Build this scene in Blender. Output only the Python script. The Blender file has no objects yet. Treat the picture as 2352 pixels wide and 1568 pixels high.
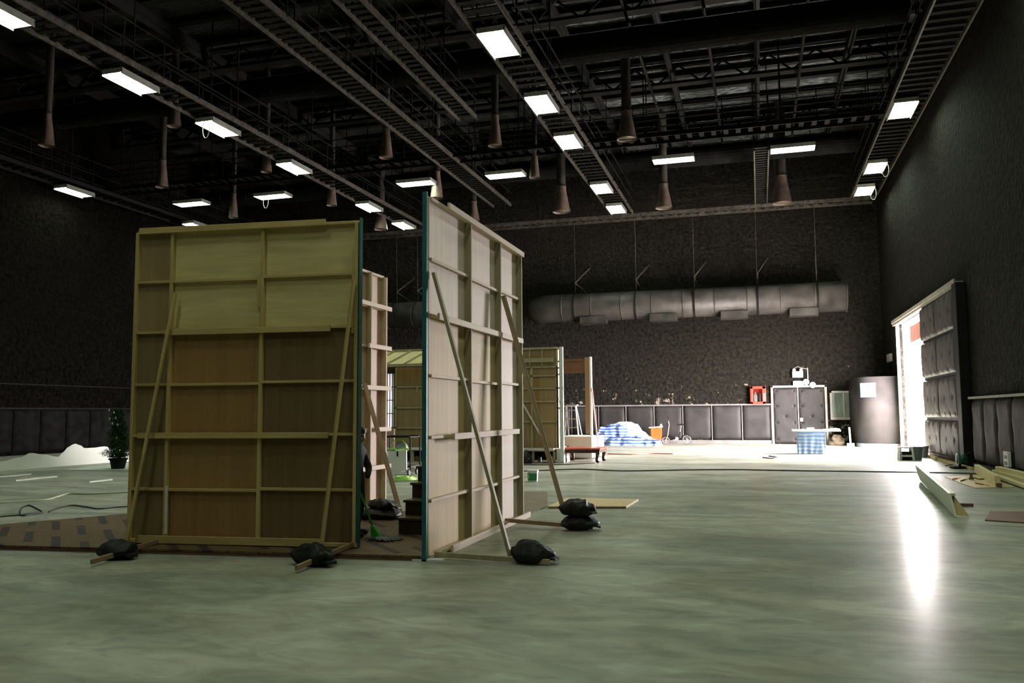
import bpy, bmesh, math, random
import numpy as np
from mathutils import Vector, Matrix, noise
random.seed(7)
C = bpy.context.scene.collection
SC = bpy.context.scene

# ------------------------------------------------------------------ camera
CX, CY, H = 1176.0, 784.0, 1.5
_vy = np.array([569., 161.]); _vx = np.array([-6526., 211.])
F = float(np.sqrt(-(_vy @ _vx)))
_yd = np.array([*_vy, F]); _yd /= np.linalg.norm(_yd)
_xd = -np.array([*_vx, F]); _xd /= np.linalg.norm(_xd)
R_ = np.array([_xd, _yd, np.cross(_xd, _yd)])
cam = bpy.data.cameras.new('camera'); camo = bpy.data.objects.new('camera', cam); C.objects.link(camo)
cam.sensor_width = 36; cam.lens = 36 * F / 2352; cam.clip_end = 300
r, d, f = R_[:, 0], R_[:, 1], R_[:, 2]
camo.matrix_world = Matrix(((r[0], -d[0], -f[0], 0), (r[1], -d[1], -f[1], 0), (r[2], -d[2], -f[2], H), (0, 0, 0, 1)))
SC.camera = camo

# surveying helpers: where a sight line meets a real plane of the room
def _ray(x, y): return R_ @ np.array([x - CX, y - CY, F])
def aY(x, y, Y): w = _ray(x, y); return Vector((w[0] * Y / w[1], Y, H + w[2] * Y / w[1]))
def aX(x, y, X): w = _ray(x, y); return Vector((X, w[1] * X / w[0], H + w[2] * X / w[0]))
def aZ(x, y, Z=0.0): w = _ray(x, y); k = (Z - H) / w[2]; return Vector((w[0] * k, w[1] * k, Z))

# ------------------------------------------------------------------ light, sky, exposure
TUBE = 50.0
SKY = 215.0
SC.view_settings.view_transform = 'Standard'; SC.view_settings.look = 'None'
SC.view_settings.exposure = 0.0; SC.view_settings.gamma = 1.0; SC.view_settings.use_curve_mapping = False
W = bpy.data.worlds.new('sky'); SC.world = W; W.use_nodes = True
W.node_tree.nodes['Background'].inputs[0].default_value = (1.0, 0.91, 0.92, 1)
W.node_tree.nodes['Background'].inputs[1].default_value = SKY
SC.cycles.use_denoising = True
SC.cycles.use_light_tree = True
SC.cycles.max_bounces = 7; SC.cycles.diffuse_bounces = 5; SC.cycles.glossy_bounces = 3
SC.cycles.sample_clamp_indirect = 8.0
YB, XR, XL, YF, ZC = 41.0, 5.45, -27.8, -7.0, 14.6
DY0, DY1, DZ = 29.6, 36.3, 4.92          # the big door opening in the right wall
pl = bpy.data.lights.new('daylight_portal', 'AREA'); pl.shape = 'RECTANGLE'
pl.size = DY1 - DY0; pl.size_y = DZ; pl.cycles.is_portal = True
po = bpy.data.objects.new('daylight_portal', pl); C.objects.link(po)
po.location = (XR + .16, (DY0 + DY1) / 2, DZ / 2)
po.matrix_world = Matrix(((0, 0, 1, XR + .16), (1, 0, 0, (DY0 + DY1) / 2), (0, 1, 0, DZ / 2), (0, 0, 0, 1)))

# ------------------------------------------------------------------ materials
def _nt(name):
    m = bpy.data.materials.new(name); m.use_nodes = True
    return m, m.node_tree, m.node_tree.nodes['Principled BSDF']
def mat(name, c, c2=None, rough=.6, metal=0., scale=3., stretch=(1, 1, 1), detail=5., bump=0., bscale=None, spec=.5, contrast=(.35, .65), trans=0., coat=0.):
    m, nt, b = _nt(name); N, L = nt.nodes, nt.links
    b.inputs['Roughness'].default_value = rough; b.inputs['Metallic'].default_value = metal
    b.inputs['Specular IOR Level'].default_value = spec
    b.inputs['Coat Weight'].default_value = coat
    tc = N.new('ShaderNodeTexCoord'); mp = N.new('ShaderNodeMapping'); mp.inputs['Scale'].default_value = stretch
    L.new(tc.outputs['Object'], mp.inputs[0])
    if c2 is None: c2 = tuple(v * .75 for v in c)
    nz = N.new('ShaderNodeTexNoise'); nz.inputs['Scale'].default_value = scale; nz.inputs['Detail'].default_value = detail
    L.new(mp.outputs[0], nz.inputs['Vector'])
    cr = N.new('ShaderNodeValToRGB'); e = cr.color_ramp.elements
    e[0].position, e[1].position = contrast; e[0].color = (*c2, 1); e[1].color = (*c, 1)
    L.new(nz.outputs['Fac'], cr.inputs[0]); L.new(cr.outputs[0], b.inputs['Base Color'])
    if bump:
        n2 = N.new('ShaderNodeTexNoise'); n2.inputs['Scale'].default_value = bscale or scale * 4; n2.inputs['Detail'].default_value = 4
        L.new(mp.outputs[0], n2.inputs['Vector'])
        bp = N.new('ShaderNodeBump'); bp.inputs['Strength'].default_value = bump; bp.inputs['Distance'].default_value = .05
        L.new(n2.outputs['Fac'], bp.inputs['Height']); L.new(bp.outputs[0], b.inputs['Normal'])
    if trans:
        b.inputs['Transmission Weight'].default_value = trans
    return m
def wood(name, c, c2, axis='z', rough=.65, k=1.0):
    st = {'x': (.25, 6, 6), 'y': (6, .25, 6), 'z': (6, 6, .25)}[axis]
    return mat(name, c, c2, rough=rough, scale=2.2 * k, stretch=st, detail=7, bump=.05, contrast=(.3, .72))
def stripes(name, c, c2, axis, period, duty=.5, rough=.5):
    m, nt, b = _nt(name); N, L = nt.nodes, nt.links; b.inputs['Roughness'].default_value = rough
    tc = N.new('ShaderNodeTexCoord'); sp = N.new('ShaderNodeSeparateXYZ')
    nz = N.new('ShaderNodeTexNoise'); nz.inputs['Scale'].default_value = 1.5
    L.new(tc.outputs['Object'], nz.inputs['Vector'])
    ad = N.new('ShaderNodeVectorMath'); ad.operation = 'MULTIPLY_ADD'; ad.inputs[1].default_value = (.12,) * 3
    L.new(nz.outputs['Color'], ad.inputs[0]); L.new(tc.outputs['Object'], ad.inputs[2]); L.new(ad.outputs[0], sp.inputs[0])
    dv = N.new('ShaderNodeMath'); dv.operation = 'DIVIDE'; dv.inputs[1].default_value = period; L.new(sp.outputs[axis], dv.inputs[0])
    fr = N.new('ShaderNodeMath'); fr.operation = 'FRACT'; L.new(dv.outputs[0], fr.inputs[0])
    gt = N.new('ShaderNodeMath'); gt.operation = 'GREATER_THAN'; gt.inputs[1].default_value = duty; L.new(fr.outputs[0], gt.inputs[0])
    mx = N.new('ShaderNodeMix'); mx.data_type = 'RGBA'; mx.inputs[6].default_value = (*c, 1); mx.inputs[7].default_value = (*c2, 1)
    L.new(gt.outputs[0], mx.inputs[0]); L.new(mx.outputs[2], b.inputs['Base Color'])
    return m
def emit(name, c, s):
    m = bpy.data.materials.new(name); m.use_nodes = True; nt = m.node_tree; nt.nodes.clear()
    e = nt.nodes.new('ShaderNodeEmission'); e.inputs[0].default_value = (*c, 1); e.inputs[1].default_value = s
    o = nt.nodes.new('ShaderNodeOutputMaterial'); nt.links.new(e.outputs[0], o.inputs[0]); return m

def mat_floor():
    m, nt, b = _nt('polished_concrete'); N, L = nt.nodes, nt.links
    g = N.new('ShaderNodeNewGeometry')
    def nz(scale, st, det=6, dist=0.):
        mp = N.new('ShaderNodeMapping'); mp.inputs['Scale'].default_value = st; L.new(g.outputs['Position'], mp.inputs[0])
        n = N.new('ShaderNodeTexNoise'); n.inputs['Scale'].default_value = scale; n.inputs['Detail'].default_value = det
        n.inputs['Distortion'].default_value = dist; L.new(mp.outputs[0], n.inputs['Vector']); return n
    a = nz(.45, (.6, 1.3, 1), 8, 2.0); cr = N.new('ShaderNodeValToRGB'); e = cr.color_ramp.elements
    e[0].position, e[1].position = .33, .68
    e[0].color = (.19, .208, .158, 1); e[1].color = (.43, .438, .35, 1); L.new(a.outputs[0], cr.inputs[0])
    a2 = nz(.9, (1, 1, 1), 3, .3); c3 = N.new('ShaderNodeValToRGB'); c3.color_ramp.elements[0].position = .42; c3.color_ramp.elements[1].position = .7
    c3.color_ramp.elements[0].color = (1, 1, 1, 1); c3.color_ramp.elements[1].color = (.86, .80, .70, 1); L.new(a2.outputs[0], c3.inputs[0])
    f2 = nz(2.6, (.8, 1.5, 1), 10, 1.6); c2 = N.new('ShaderNodeValToRGB'); c2.color_ramp.elements[0].position = .3; c2.color_ramp.elements[1].position = .65
    c2.color_ramp.elements[0].color = (.70, .71, .70, 1); c2.color_ramp.elements[1].color = (1.05, 1.05, 1.05, 1); L.new(f2.outputs[0], c2.inputs[0])
    m1 = N.new('ShaderNodeMix'); m1.data_type = 'RGBA'; m1.blend_type = 'MULTIPLY'; m1.inputs[0].default_value = 1
    L.new(cr.outputs[0], m1.inputs[6]); L.new(c3.outputs[0], m1.inputs[7])
    m2 = N.new('ShaderNodeMix'); m2.data_type = 'RGBA'; m2.blend_type = 'MULTIPLY'; m2.inputs[0].default_value = 1
    L.new(m1.outputs[2], m2.inputs[6]); L.new(c2.outputs[0], m2.inputs[7]); L.new(m2.outputs[2], b.inputs['Base Color'])
    # worn sealer: a thin glossy film over matt concrete
    b.inputs['Specular IOR Level'].default_value = 0; b.inputs['Roughness'].default_value = .9
    gl = N.new('ShaderNodeBsdfGlossy'); gl.inputs['Color'].default_value = (1, 1, 1, 1)
    r = N.new('ShaderNodeMapRange'); r.inputs['To Min'].default_value = .17; r.inputs['To Max'].default_value = .30
    L.new(f2.outputs[0], r.inputs[0]); L.new(r.outputs[0], gl.inputs['Roughness'])
    fr = N.new('ShaderNodeFresnel'); fr.inputs[0].default_value = 1.4
    mu = N.new('ShaderNodeMath'); mu.operation = 'MULTIPLY'; mu.inputs[1].default_value = .10; L.new(fr.outputs[0], mu.inputs[0])
    g2 = N.new('ShaderNodeBsdfGlossy'); g2.inputs['Roughness'].default_value = .5
    mv = N.new('ShaderNodeMath'); mv.operation = 'MULTIPLY'; mv.inputs[1].default_value = .30; L.new(fr.outputs[0], mv.inputs[0])
    m2_ = N.new('ShaderNodeMixShader'); L.new(mv.outputs[0], m2_.inputs[0]); L.new(b.outputs[0], m2_.inputs[1]); L.new(g2.outputs[0], m2_.inputs[2])
    ms = N.new('ShaderNodeMixShader'); L.new(mu.outputs[0], ms.inputs[0]); L.new(m2_.outputs[0], ms.inputs[1]); L.new(gl.outputs[0], ms.inputs[2])
    L.new(ms.outputs[0], N['Material Output'].inputs[0])
    return m
def mat_wall(flakes, k=1.):
    m, nt, b = _nt('black_sprayed_wall'); N, L = nt.nodes, nt.links
    g = N.new('ShaderNodeNewGeometry')
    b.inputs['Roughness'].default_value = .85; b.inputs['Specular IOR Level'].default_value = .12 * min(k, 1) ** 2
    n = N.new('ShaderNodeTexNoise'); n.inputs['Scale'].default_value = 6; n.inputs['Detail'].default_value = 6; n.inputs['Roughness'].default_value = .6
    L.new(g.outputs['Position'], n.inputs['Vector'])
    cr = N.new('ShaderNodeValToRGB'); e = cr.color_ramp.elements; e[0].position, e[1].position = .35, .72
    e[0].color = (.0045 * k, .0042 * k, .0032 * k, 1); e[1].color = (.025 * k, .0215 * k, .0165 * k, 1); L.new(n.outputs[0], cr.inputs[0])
    bp = N.new('ShaderNodeBump'); bp.inputs['Strength'].default_value = 1.0; bp.inputs['Distance'].default_value = .22
    L.new(n.outputs[0], bp.inputs['Height']); L.new(bp.outputs[0], b.inputs['Normal'])
    if flakes:
        sp = N.new('ShaderNodeSeparateXYZ'); L.new(g.outputs['Position'], sp.inputs[0])
        n2 = N.new('ShaderNodeTexNoise'); n2.inputs['Scale'].default_value = 2.6; n2.inputs['Detail'].default_value = 9; n2.inputs['Roughness'].default_value = .7
        L.new(g.outputs['Position'], n2.inputs['Vector'])
        mr = N.new('ShaderNodeMapRange'); mr.inputs['From Min'].default_value = 1.9; mr.inputs['From Max'].default_value = 4.6
        mr.inputs['To Min'].default_value = .60; mr.inputs['To Max'].default_value = .74; L.new(sp.outputs['Z'], mr.inputs[0])
        gt = N.new('ShaderNodeMath'); gt.operation = 'GREATER_THAN'; L.new(n2.outputs[0], gt.inputs[0]); L.new(mr.outputs[0], gt.inputs[1])
        mx = N.new('ShaderNodeMix'); mx.data_type = 'RGBA'; mx.inputs[7].default_value = (.26, .22, .17, 1)
        L.new(gt.outputs[0], mx.inputs[0]); L.new(cr.outputs[0], mx.inputs[6]); L.new(mx.outputs[2], b.inputs['Base Color'])
    else: L.new(cr.outputs[0], b.inputs['Base Color'])
    return m
def mat_ceiling():
    m, nt, b = _nt('quilted_insulation'); N, L = nt.nodes, nt.links
    g = N.new('ShaderNodeNewGeometry'); b.inputs['Roughness'].default_value = .5
    mp = N.new('ShaderNodeMapping'); mp.inputs['Scale'].default_value = (1, 2.6, 1); L.new(g.outputs['Position'], mp.inputs[0])
    n = N.new('ShaderNodeTexNoise'); n.inputs['Scale'].default_value = 3.5; n.inputs['Detail'].default_value = 6; L.new(mp.outputs[0], n.inputs['Vector'])
    cr = N.new('ShaderNodeValToRGB'); e = cr.color_ramp.elements; e[0].position, e[1].position = .42, .62
    e[0].color = (.01, .011, .012, 1); e[1].color = (.24, .275, .30, 1); L.new(n.outputs[0], cr.inputs[0])
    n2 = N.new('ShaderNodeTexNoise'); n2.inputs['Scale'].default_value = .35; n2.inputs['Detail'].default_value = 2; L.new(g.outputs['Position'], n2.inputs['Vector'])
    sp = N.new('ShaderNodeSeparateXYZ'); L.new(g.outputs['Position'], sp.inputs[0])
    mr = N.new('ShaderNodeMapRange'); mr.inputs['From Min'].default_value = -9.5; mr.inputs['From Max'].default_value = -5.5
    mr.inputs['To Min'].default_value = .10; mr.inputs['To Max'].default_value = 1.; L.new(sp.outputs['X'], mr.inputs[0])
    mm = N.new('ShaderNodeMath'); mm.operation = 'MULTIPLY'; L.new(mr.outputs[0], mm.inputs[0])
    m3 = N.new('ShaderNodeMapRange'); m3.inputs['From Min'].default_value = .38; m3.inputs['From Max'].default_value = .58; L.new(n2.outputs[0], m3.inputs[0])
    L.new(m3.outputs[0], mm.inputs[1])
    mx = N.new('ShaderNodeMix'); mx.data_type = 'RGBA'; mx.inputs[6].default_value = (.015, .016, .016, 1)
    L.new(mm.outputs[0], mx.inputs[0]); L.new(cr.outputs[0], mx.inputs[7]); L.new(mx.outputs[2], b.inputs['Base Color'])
    bp = N.new('ShaderNodeBump'); bp.inputs['Strength'].default_value = .8; bp.inputs['Distance'].default_value = .1
    L.new(n.outputs[0], bp.inputs['Height']); L.new(bp.outputs[0], b.inputs['Normal'])
    return m
def mat_parquet():
    m, nt, b = _nt('painted_parquet'); N, L = nt.nodes, nt.links
    g = N.new('ShaderNodeNewGeometry'); m0 = N.new('ShaderNodeMapping'); m0.inputs['Rotation'].default_value = (0, 0, math.radians(-45)); L.new(g.outputs['Position'], m0.inputs[0]); mp = N.new('ShaderNodeMapping')
    mp.inputs['Scale'].default_value = (10.5, 3.0, 1); L.new(m0.outputs[0], mp.inputs[0])
    sp = N.new('ShaderNodeSeparateXYZ'); L.new(mp.outputs[0], sp.inputs[0])
    def M(op, a, b_=None, v=None):
        n = N.new('ShaderNodeMath'); n.operation = op; L.new(a, n.inputs[0])
        if b_ is not None: L.new(b_, n.inputs[1])
        if v is not None: n.inputs[1].default_value = v
        return n.outputs[0]
    ix = M('FLOOR', sp.outputs['X']); iy = M('FLOOR', sp.outputs['Y'])
    i3 = M('FLOOR', M('DIVIDE', sp.outputs['X'], v=3.0))
    mx_ = M('LESS_THAN', M('FLOORED_MODULO', ix, v=3.0), v=.5)
    my_ = M('GREATER_THAN', M('FLOORED_MODULO', M('ADD', iy, M('MULTIPLY', i3, v=2.0)), v=5.0), v=1.5)
    dark = M('MULTIPLY', mx_, my_)
    line = M('LESS_THAN', M('FRACT', M('MULTIPLY', sp.outputs['Y'], v=3.0)), v=.16)
    n = N.new('ShaderNodeTexNoise'); n.inputs['Scale'].default_value = 5; n.inputs['Detail'].default_value = 6
    m2 = N.new('ShaderNodeMapping'); m2.inputs['Scale'].default_value = (.25, 4, 1); L.new(mp.outputs[0], m2.inputs[0]); L.new(m2.outputs[0], n.inputs['Vector'])
    cr = N.new('ShaderNodeValToRGB'); e = cr.color_ramp.elements; e[0].position, e[1].position = .3, .7
    e[0].color = (.08, .048, .025, 1); e[1].color = (.18, .115, .06, 1); L.new(n.outputs[0], cr.inputs[0])
    mx = N.new('ShaderNodeMix'); mx.data_type = 'RGBA'; mx.inputs[7].default_value = (.04, .03, .025, 1)
    L.new(dark, mx.inputs[0]); L.new(cr.outputs[0], mx.inputs[6])
    mx2 = N.new('ShaderNodeMix'); mx2.data_type = 'RGBA'; mx2.inputs[7].default_value = (.06, .035, .025, 1)
    lm = M('MULTIPLY', line, v=.7)
    L.new(lm, mx2.inputs[0]); L.new(mx.outputs[2], mx2.inputs[6]); L.new(mx2.outputs[2], b.inputs['Base Color'])
    b.inputs['Roughness'].default_value = .6; b.inputs['Specular IOR Level'].default_value = .12
    return m

M = dict(
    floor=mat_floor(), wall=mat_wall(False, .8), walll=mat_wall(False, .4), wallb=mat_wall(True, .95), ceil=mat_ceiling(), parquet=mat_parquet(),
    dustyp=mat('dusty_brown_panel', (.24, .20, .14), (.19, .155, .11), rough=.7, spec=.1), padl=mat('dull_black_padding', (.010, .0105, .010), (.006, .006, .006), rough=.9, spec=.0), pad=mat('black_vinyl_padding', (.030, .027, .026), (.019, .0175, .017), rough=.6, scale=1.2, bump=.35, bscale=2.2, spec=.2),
    padd=mat('door_vinyl_padding', (.060, .052, .052), (.040, .035, .035), rough=.55, scale=1.5, bump=.35, bscale=3, spec=.25),
    trim=mat('dull_grey_trim', (.34, .31, .27), rough=.5), white=mat('white_paint', (.78, .78, .76), (.70, .70, .68), rough=.5),
    black=mat('black_paint', (.010, .010, .010), (.006, .006, .006), rough=.6, spec=.2), blacksteel=mat('black_steel', (.011, .010, .009), (.006, .006, .005), rough=.7, scale=6, spec=.08),
    steel=mat('dull_steel', (.085, .075, .06), (.025, .023, .02), rough=.5, scale=6, spec=.3),
    duct=mat('black_painted_duct', (.045, .041, .036), (.016, .015, .013), rough=.5, scale=1.6, bump=.25, bscale=5, spec=.25),
    nozzle=mat('dusty_nozzle', (.17, .125, .095), (.08, .06, .05), rough=.55, scale=2),
    plyL=wood('pale_plywood', (.72, .60, .27), (.55, .46, .20), 'x'), plyB=wood('brown_plywood', (.36, .20, .065), (.27, .15, .048), 'z'),
    plyD=wood('dark_brown_plywood', (.19, .115, .045), (.14, .085, .033), 'z'), plyG=wood('olive_plywood', (.24, .175, .075), (.185, .135, .055), 'z'), plyR=wood('ruddy_plywood', (.38, .25, .11), (.29, .2, .09), 'z'),
    plyC=wood('cream_plywood', (.82, .70, .60), (.74, .62, .53), 'z'), plyT=wood('tan_plywood', (.68, .52, .26), (.56, .42, .20), 'z'),
    plyP=wood('pinkish_plywood', (.60, .43, .31), (.50, .36, .26), 'z'), plyH=wood('weathered_plywood', (.34, .24, .11), (.25, .17, .08), 'z'),
    batx=wood('batten_wood_lengthwise', (.60, .45, .18), (.44, .32, .12), 'x'), bat=wood('batten_wood', (.58, .44, .17), (.42, .31, .11), 'z'),
    baty=wood('pale_batten_wood', (.68, .56, .42), (.54, .43, .31), 'y'), batg=wood('pale_stud_wood', (.42, .36, .22), (.32, .27, .16), 'z'),
    teal=mat('teal_paint', (.012, .145, .16), (.01, .11, .125), rough=.5), pine=wood('fresh_pine', (.80, .70, .42), (.66, .56, .30), 'y'),
    stair=wood('dark_stained_stair_wood', (.050, .036, .026), (.028, .02, .015), 'x', rough=.4), stairt=wood('stair_tread_wood', (.09, .07, .045), (.06, .045, .03), 'x', rough=.35),
    bag=mat('black_sandbag_cloth', (.011, .012, .012), (.005, .005, .006), spec=.3, rough=.55, scale=5, bump=.5, bscale=9),
    cloth=mat('black_cloth', (.018, .017, .02), (.01, .01, .012), rough=.85, scale=6, bump=.3), skin=mat('skin', (.42, .24, .15), rough=.5),
    hair=mat('black_hair', (.012, .011, .011), rough=.5, scale=30, stretch=(1, 1, .2)),
    palehose=mat('pale_green_hose_rubber', (.40, .50, .30), rough=.5), green=mat('green_plastic', (.06, .50, .07), (.04, .4, .05), rough=.35), lime=mat('lime_hose_rubber', (.42, .72, .16), (.3, .6, .1), rough=.4),
    mop=mat('grey_mop_cotton', (.22, .25, .23), (.10, .12, .11), rough=.9, scale=12), rubber=mat('black_rubber', (.02, .02, .02), rough=.6),
    foil=mat('leaf_green', (.05, .13, .035), (.022, .065, .02), rough=.45, scale=9), petal=mat('white_petal', (.85, .85, .8), rough=.6), bark=mat('bark', (.12, .08, .05), rough=.8),
    snow=mat('white_scenery_paint', (.82, .84, .78), (.74, .76, .7), rough=.7, scale=1), sheet=mat('white_plastic_sheet', (.55, .56, .58), (.48, .49, .5), rough=.45, bump=.3, bscale=3),
    tarp=stripes('blue_striped_tarp', (.02, .075, .36), (.36, .42, .56), 2, .13, .42), tarpd=stripes('faded_striped_tarp', (.10, .20, .42), (.28, .34, .44), 2, .13, .5),
    red=mat('red_enamel', (.72, .04, .02), (.62, .03, .015), rough=.35), orange=mat('orange_plastic', (.80, .085, .012), (.7, .07, .01), rough=.4),
    darkw=wood('dark_rosewood', (.06, .022, .015), (.035, .014, .01), 'y', rough=.25), redw=wood('red_lacquered_wood', (.50, .10, .06), (.40, .07, .05), 'y', rough=.3),
    grey=mat('grey_plastic', (.20, .23, .23), (.16, .185, .185), rough=.5), glassg=mat('curtained_pane_green', (.13, .17, .14), (.09, .125, .10), rough=.25, scale=5, stretch=(3, 1, .4)),
    paper=mat('blue_white_paper', (.07, .16, .31), (.15, .25, .38), rough=.5, scale=3, stretch=(.4, 1, 9)), blue=mat('blue_plastic', (.10, .34, .80), rough=.4),
    brick=mat('brown_sacking', (.24, .19, .12), (.13, .10, .07), rough=.9, bump=.6), dgreen=mat('dark_green_enamel', (.015, .10, .075), (.01, .06, .045), rough=.3, scale=6),
    hard=mat('brown_hardboard', (.20, .11, .07), (.15, .085, .055), spec=.15, rough=.7, stretch=(1, 5, 1)), outside=mat('sunlit_concrete_outside', (.6, .58, .56), rough=.8),
    canopy=mat('reddish_canopy_steel', (.42, .16, .12), rough=.6), lgreen=mat('bucket_label_green', (.03, .28, .10), rough=.4), pink=mat('pink_board', (.62, .40, .36), rough=.6),
    tape=mat('pale_masking_strip', (.75, .77, .68), rough=.6), post=wood('brown_square_post_wood', (.33, .22, .13), (.26, .17, .10), 'z'), alu=mat('aluminium', (.42, .42, .41), rough=.4, metal=.3),
    cable=mat('black_cable_rubber', (.02, .02, .02), rough=.5), silver=mat('silver_frame_paint', (.15, .14, .135), rough=.5, spec=.3),
    tube=emit('fluorescent_tubes', (.87, 1.0, .78), TUBE), lens=mat('frosted_lamp_glass', (.9, .9, .88), rough=.3), fixw=mat('fixture_white_enamel', (.82, .82, .80), rough=.35),
)
m, nt, b = _nt('frosted_set_window'); M['frost'] = m
tr = nt.nodes.new('ShaderNodeBsdfTranslucent'); tr.inputs[0].default_value = (.95, .96, 1, 1)
mx = nt.nodes.new('ShaderNodeMixShader'); mx.inputs[0].default_value = .9
b.inputs['Base Color'].default_value = (.9, .92, .98, 1)
nt.links.new(b.outputs[0], mx.inputs[1]); nt.links.new(tr.outputs[0], mx.inputs[2]); nt.links.new(mx.outputs[0], nt.nodes['Material Output'].inputs[0])
m, nt, b = _nt('clear_glass'); M['glass'] = m
b.inputs['Transmission Weight'].default_value = 1; b.inputs['Roughness'].default_value = .02; b.inputs['IOR'].default_value = 1.1

# ------------------------------------------------------------------ mesh builder
class MB:
    def __init__(s): s.v = []; s.f = []
    def add(s, vs, fs):
        o = len(s.v); s.v += [tuple(v) for v in vs]; s.f += [tuple(o + i for i in q) for q in fs]; return s
    def box(s, x0, x1, y0, y1, z0, z1):
        return s.add([(x0, y0, z0), (x1, y0, z0), (x1, y1, z0), (x0, y1, z0), (x0, y0, z1), (x1, y0, z1), (x1, y1, z1), (x0, y1, z1)],
                     [(0, 3, 2, 1), (4, 5, 6, 7), (0, 1, 5, 4), (1, 2, 6, 5), (2, 3, 7, 6), (3, 0, 4, 7)])
    def bar(s, p, q, w, h=None, up=(0, 0, 1)):
        h = w if h is None else h; p, q = Vector(p), Vector(q); dd = (q - p).normalized(); u = Vector(up)
        a = dd.cross(u)
        if a.length < 1e-4: a = dd.cross(Vector((1, 0, 0)))
        a.normalize(); c = a.cross(dd).normalized(); a = a * w / 2; c = c * h / 2
        return s.add([p - a - c, p + a - c, p + a + c, p - a + c, q - a - c, q + a - c, q + a + c, q - a + c],
                     [(0, 1, 2, 3), (7, 6, 5, 4), (0, 4, 5, 1), (1, 5, 6, 2), (2, 6, 7, 3), (3, 7, 4, 0)])
    def tube(s, pts, rad, n=8, cap=True):
        pts = [Vector(p) for p in pts]; rs = rad if isinstance(rad, (list, tuple)) else [rad] * len(pts)
        vs = []; up = None
        for i, p in enumerate(pts):
            t = (pts[min(i + 1, len(pts) - 1)] - pts[max(i - 1, 0)]).normalized()
            if up is None: up = Vector((0, 0, 1)) if abs(t.z) < .9 else Vector((1, 0, 0))
            a = t.cross(up).normalized(); up = a.cross(t).normalized()
            for k in range(n):
                w = 2 * math.pi * k / n; vs.append(p + (a * math.cos(w) + up * math.sin(w)) * rs[i])
        fs = [(i * n + k, i * n + (k + 1) % n, (i + 1) * n + (k + 1) % n, (i + 1) * n + k) for i in range(len(pts) - 1) for k in range(n)]
        if cap: fs += [tuple(range(n - 1, -1, -1)), tuple(range((len(pts) - 1) * n, len(pts) * n))]
        return s.add(vs, fs)
    def lathe(s, c, prof, n=24, axis='z', cap=True):
        c = Vector(c); vs = []
        for (rr, h) in prof:
            for k in range(n):
                w = 2 * math.pi * k / n; a, b_ = rr * math.cos(w), rr * math.sin(w)
                vs.append(c + Vector({'z': (a, b_, h), 'x': (h, a, b_), 'y': (b_, h, a)}[axis]))
        m_ = len(prof)
        fs = [(i * n + k, i * n + (k + 1) % n, (i + 1) * n + (k + 1) % n, (i + 1) * n + k) for i in range(m_ - 1) for k in range(n)]
        if cap: fs += [tuple(range(n - 1, -1, -1)), tuple(range((m_ - 1) * n, m_ * n))]
        return s.add(vs, fs)
    def prism(s, poly, a, b_, axis='z'):
        # poly: 2-D outline, extruded from a to b_ along axis
        def P(u, v, w): return {'z': (u, v, w), 'y': (u, w, v), 'x': (w, u, v)}[axis]
        n = len(poly)
        return s.add([P(u, v, a) for u, v in poly] + [P(u, v, b_) for u, v in poly],
                     [tuple(range(n - 1, -1, -1)), tuple(range(n, 2 * n))] + [(i, (i + 1) % n, n + (i + 1) % n, n + i) for i in range(n)])
    def build(s, name, m, parent=None, smooth=False, bevel=0., tagkw=None, sub=0):
        me = bpy.data.meshes.new(name); off = Vector((0, 0, 0)); p = parent
        while p is not None: off += Vector(p.location); p = p.parent
        if parent is None and s.v:
            a = np.array(s.v); off = Vector(((a[:, 0].min() + a[:, 0].max()) / 2, (a[:, 1].min() + a[:, 1].max()) / 2, a[:, 2].min()))
        me.from_pydata([tuple(Vector(v) - off) for v in s.v], [], s.f)
        bm = bmesh.new(); bm.from_mesh(me); bmesh.ops.recalc_face_normals(bm, faces=bm.faces); bm.to_mesh(me); bm.free()
        me.materials.append(M[m] if isinstance(m, str) else m)
        if smooth: me.polygons.foreach_set('use_smooth', [True] * len(me.polygons))
        o = bpy.data.objects.new(name, me); C.objects.link(o)
        if parent is None: o.location = off
        else: o.parent = parent
        if bevel:
            md = o.modifiers.new('bevel', 'BEVEL'); md.width = bevel; md.segments = 2; md.limit_method = 'ANGLE'
        if sub:
            md = o.modifiers.new('sub', 'SUBSURF'); md.levels = sub; md.render_levels = sub
        if smooth and not sub:
            pass
        return o
def tag(o, label=None, cat=None, group=None, kind=None):
    if label: o['label'] = label
    if cat: o['category'] = cat
    if group: o['group'] = group
    if kind: o['kind'] = kind
    return o
def thing(name, label, cat, loc, group=None):
    o = bpy.data.objects.new(name, None); o.empty_display_size = .2; C.objects.link(o); o.location = loc
    return tag(o, label, cat, group)
def struct(name, mb, m, parent=None, **k):
    o = mb.build(name, m, parent, **k)
    if parent is None: o['kind'] = 'structure'
    return o
def wob(p, s, a, seed=0.): return noise.noise(Vector(p) * s + Vector((seed, seed * 1.7, seed * .3))) * a
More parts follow.
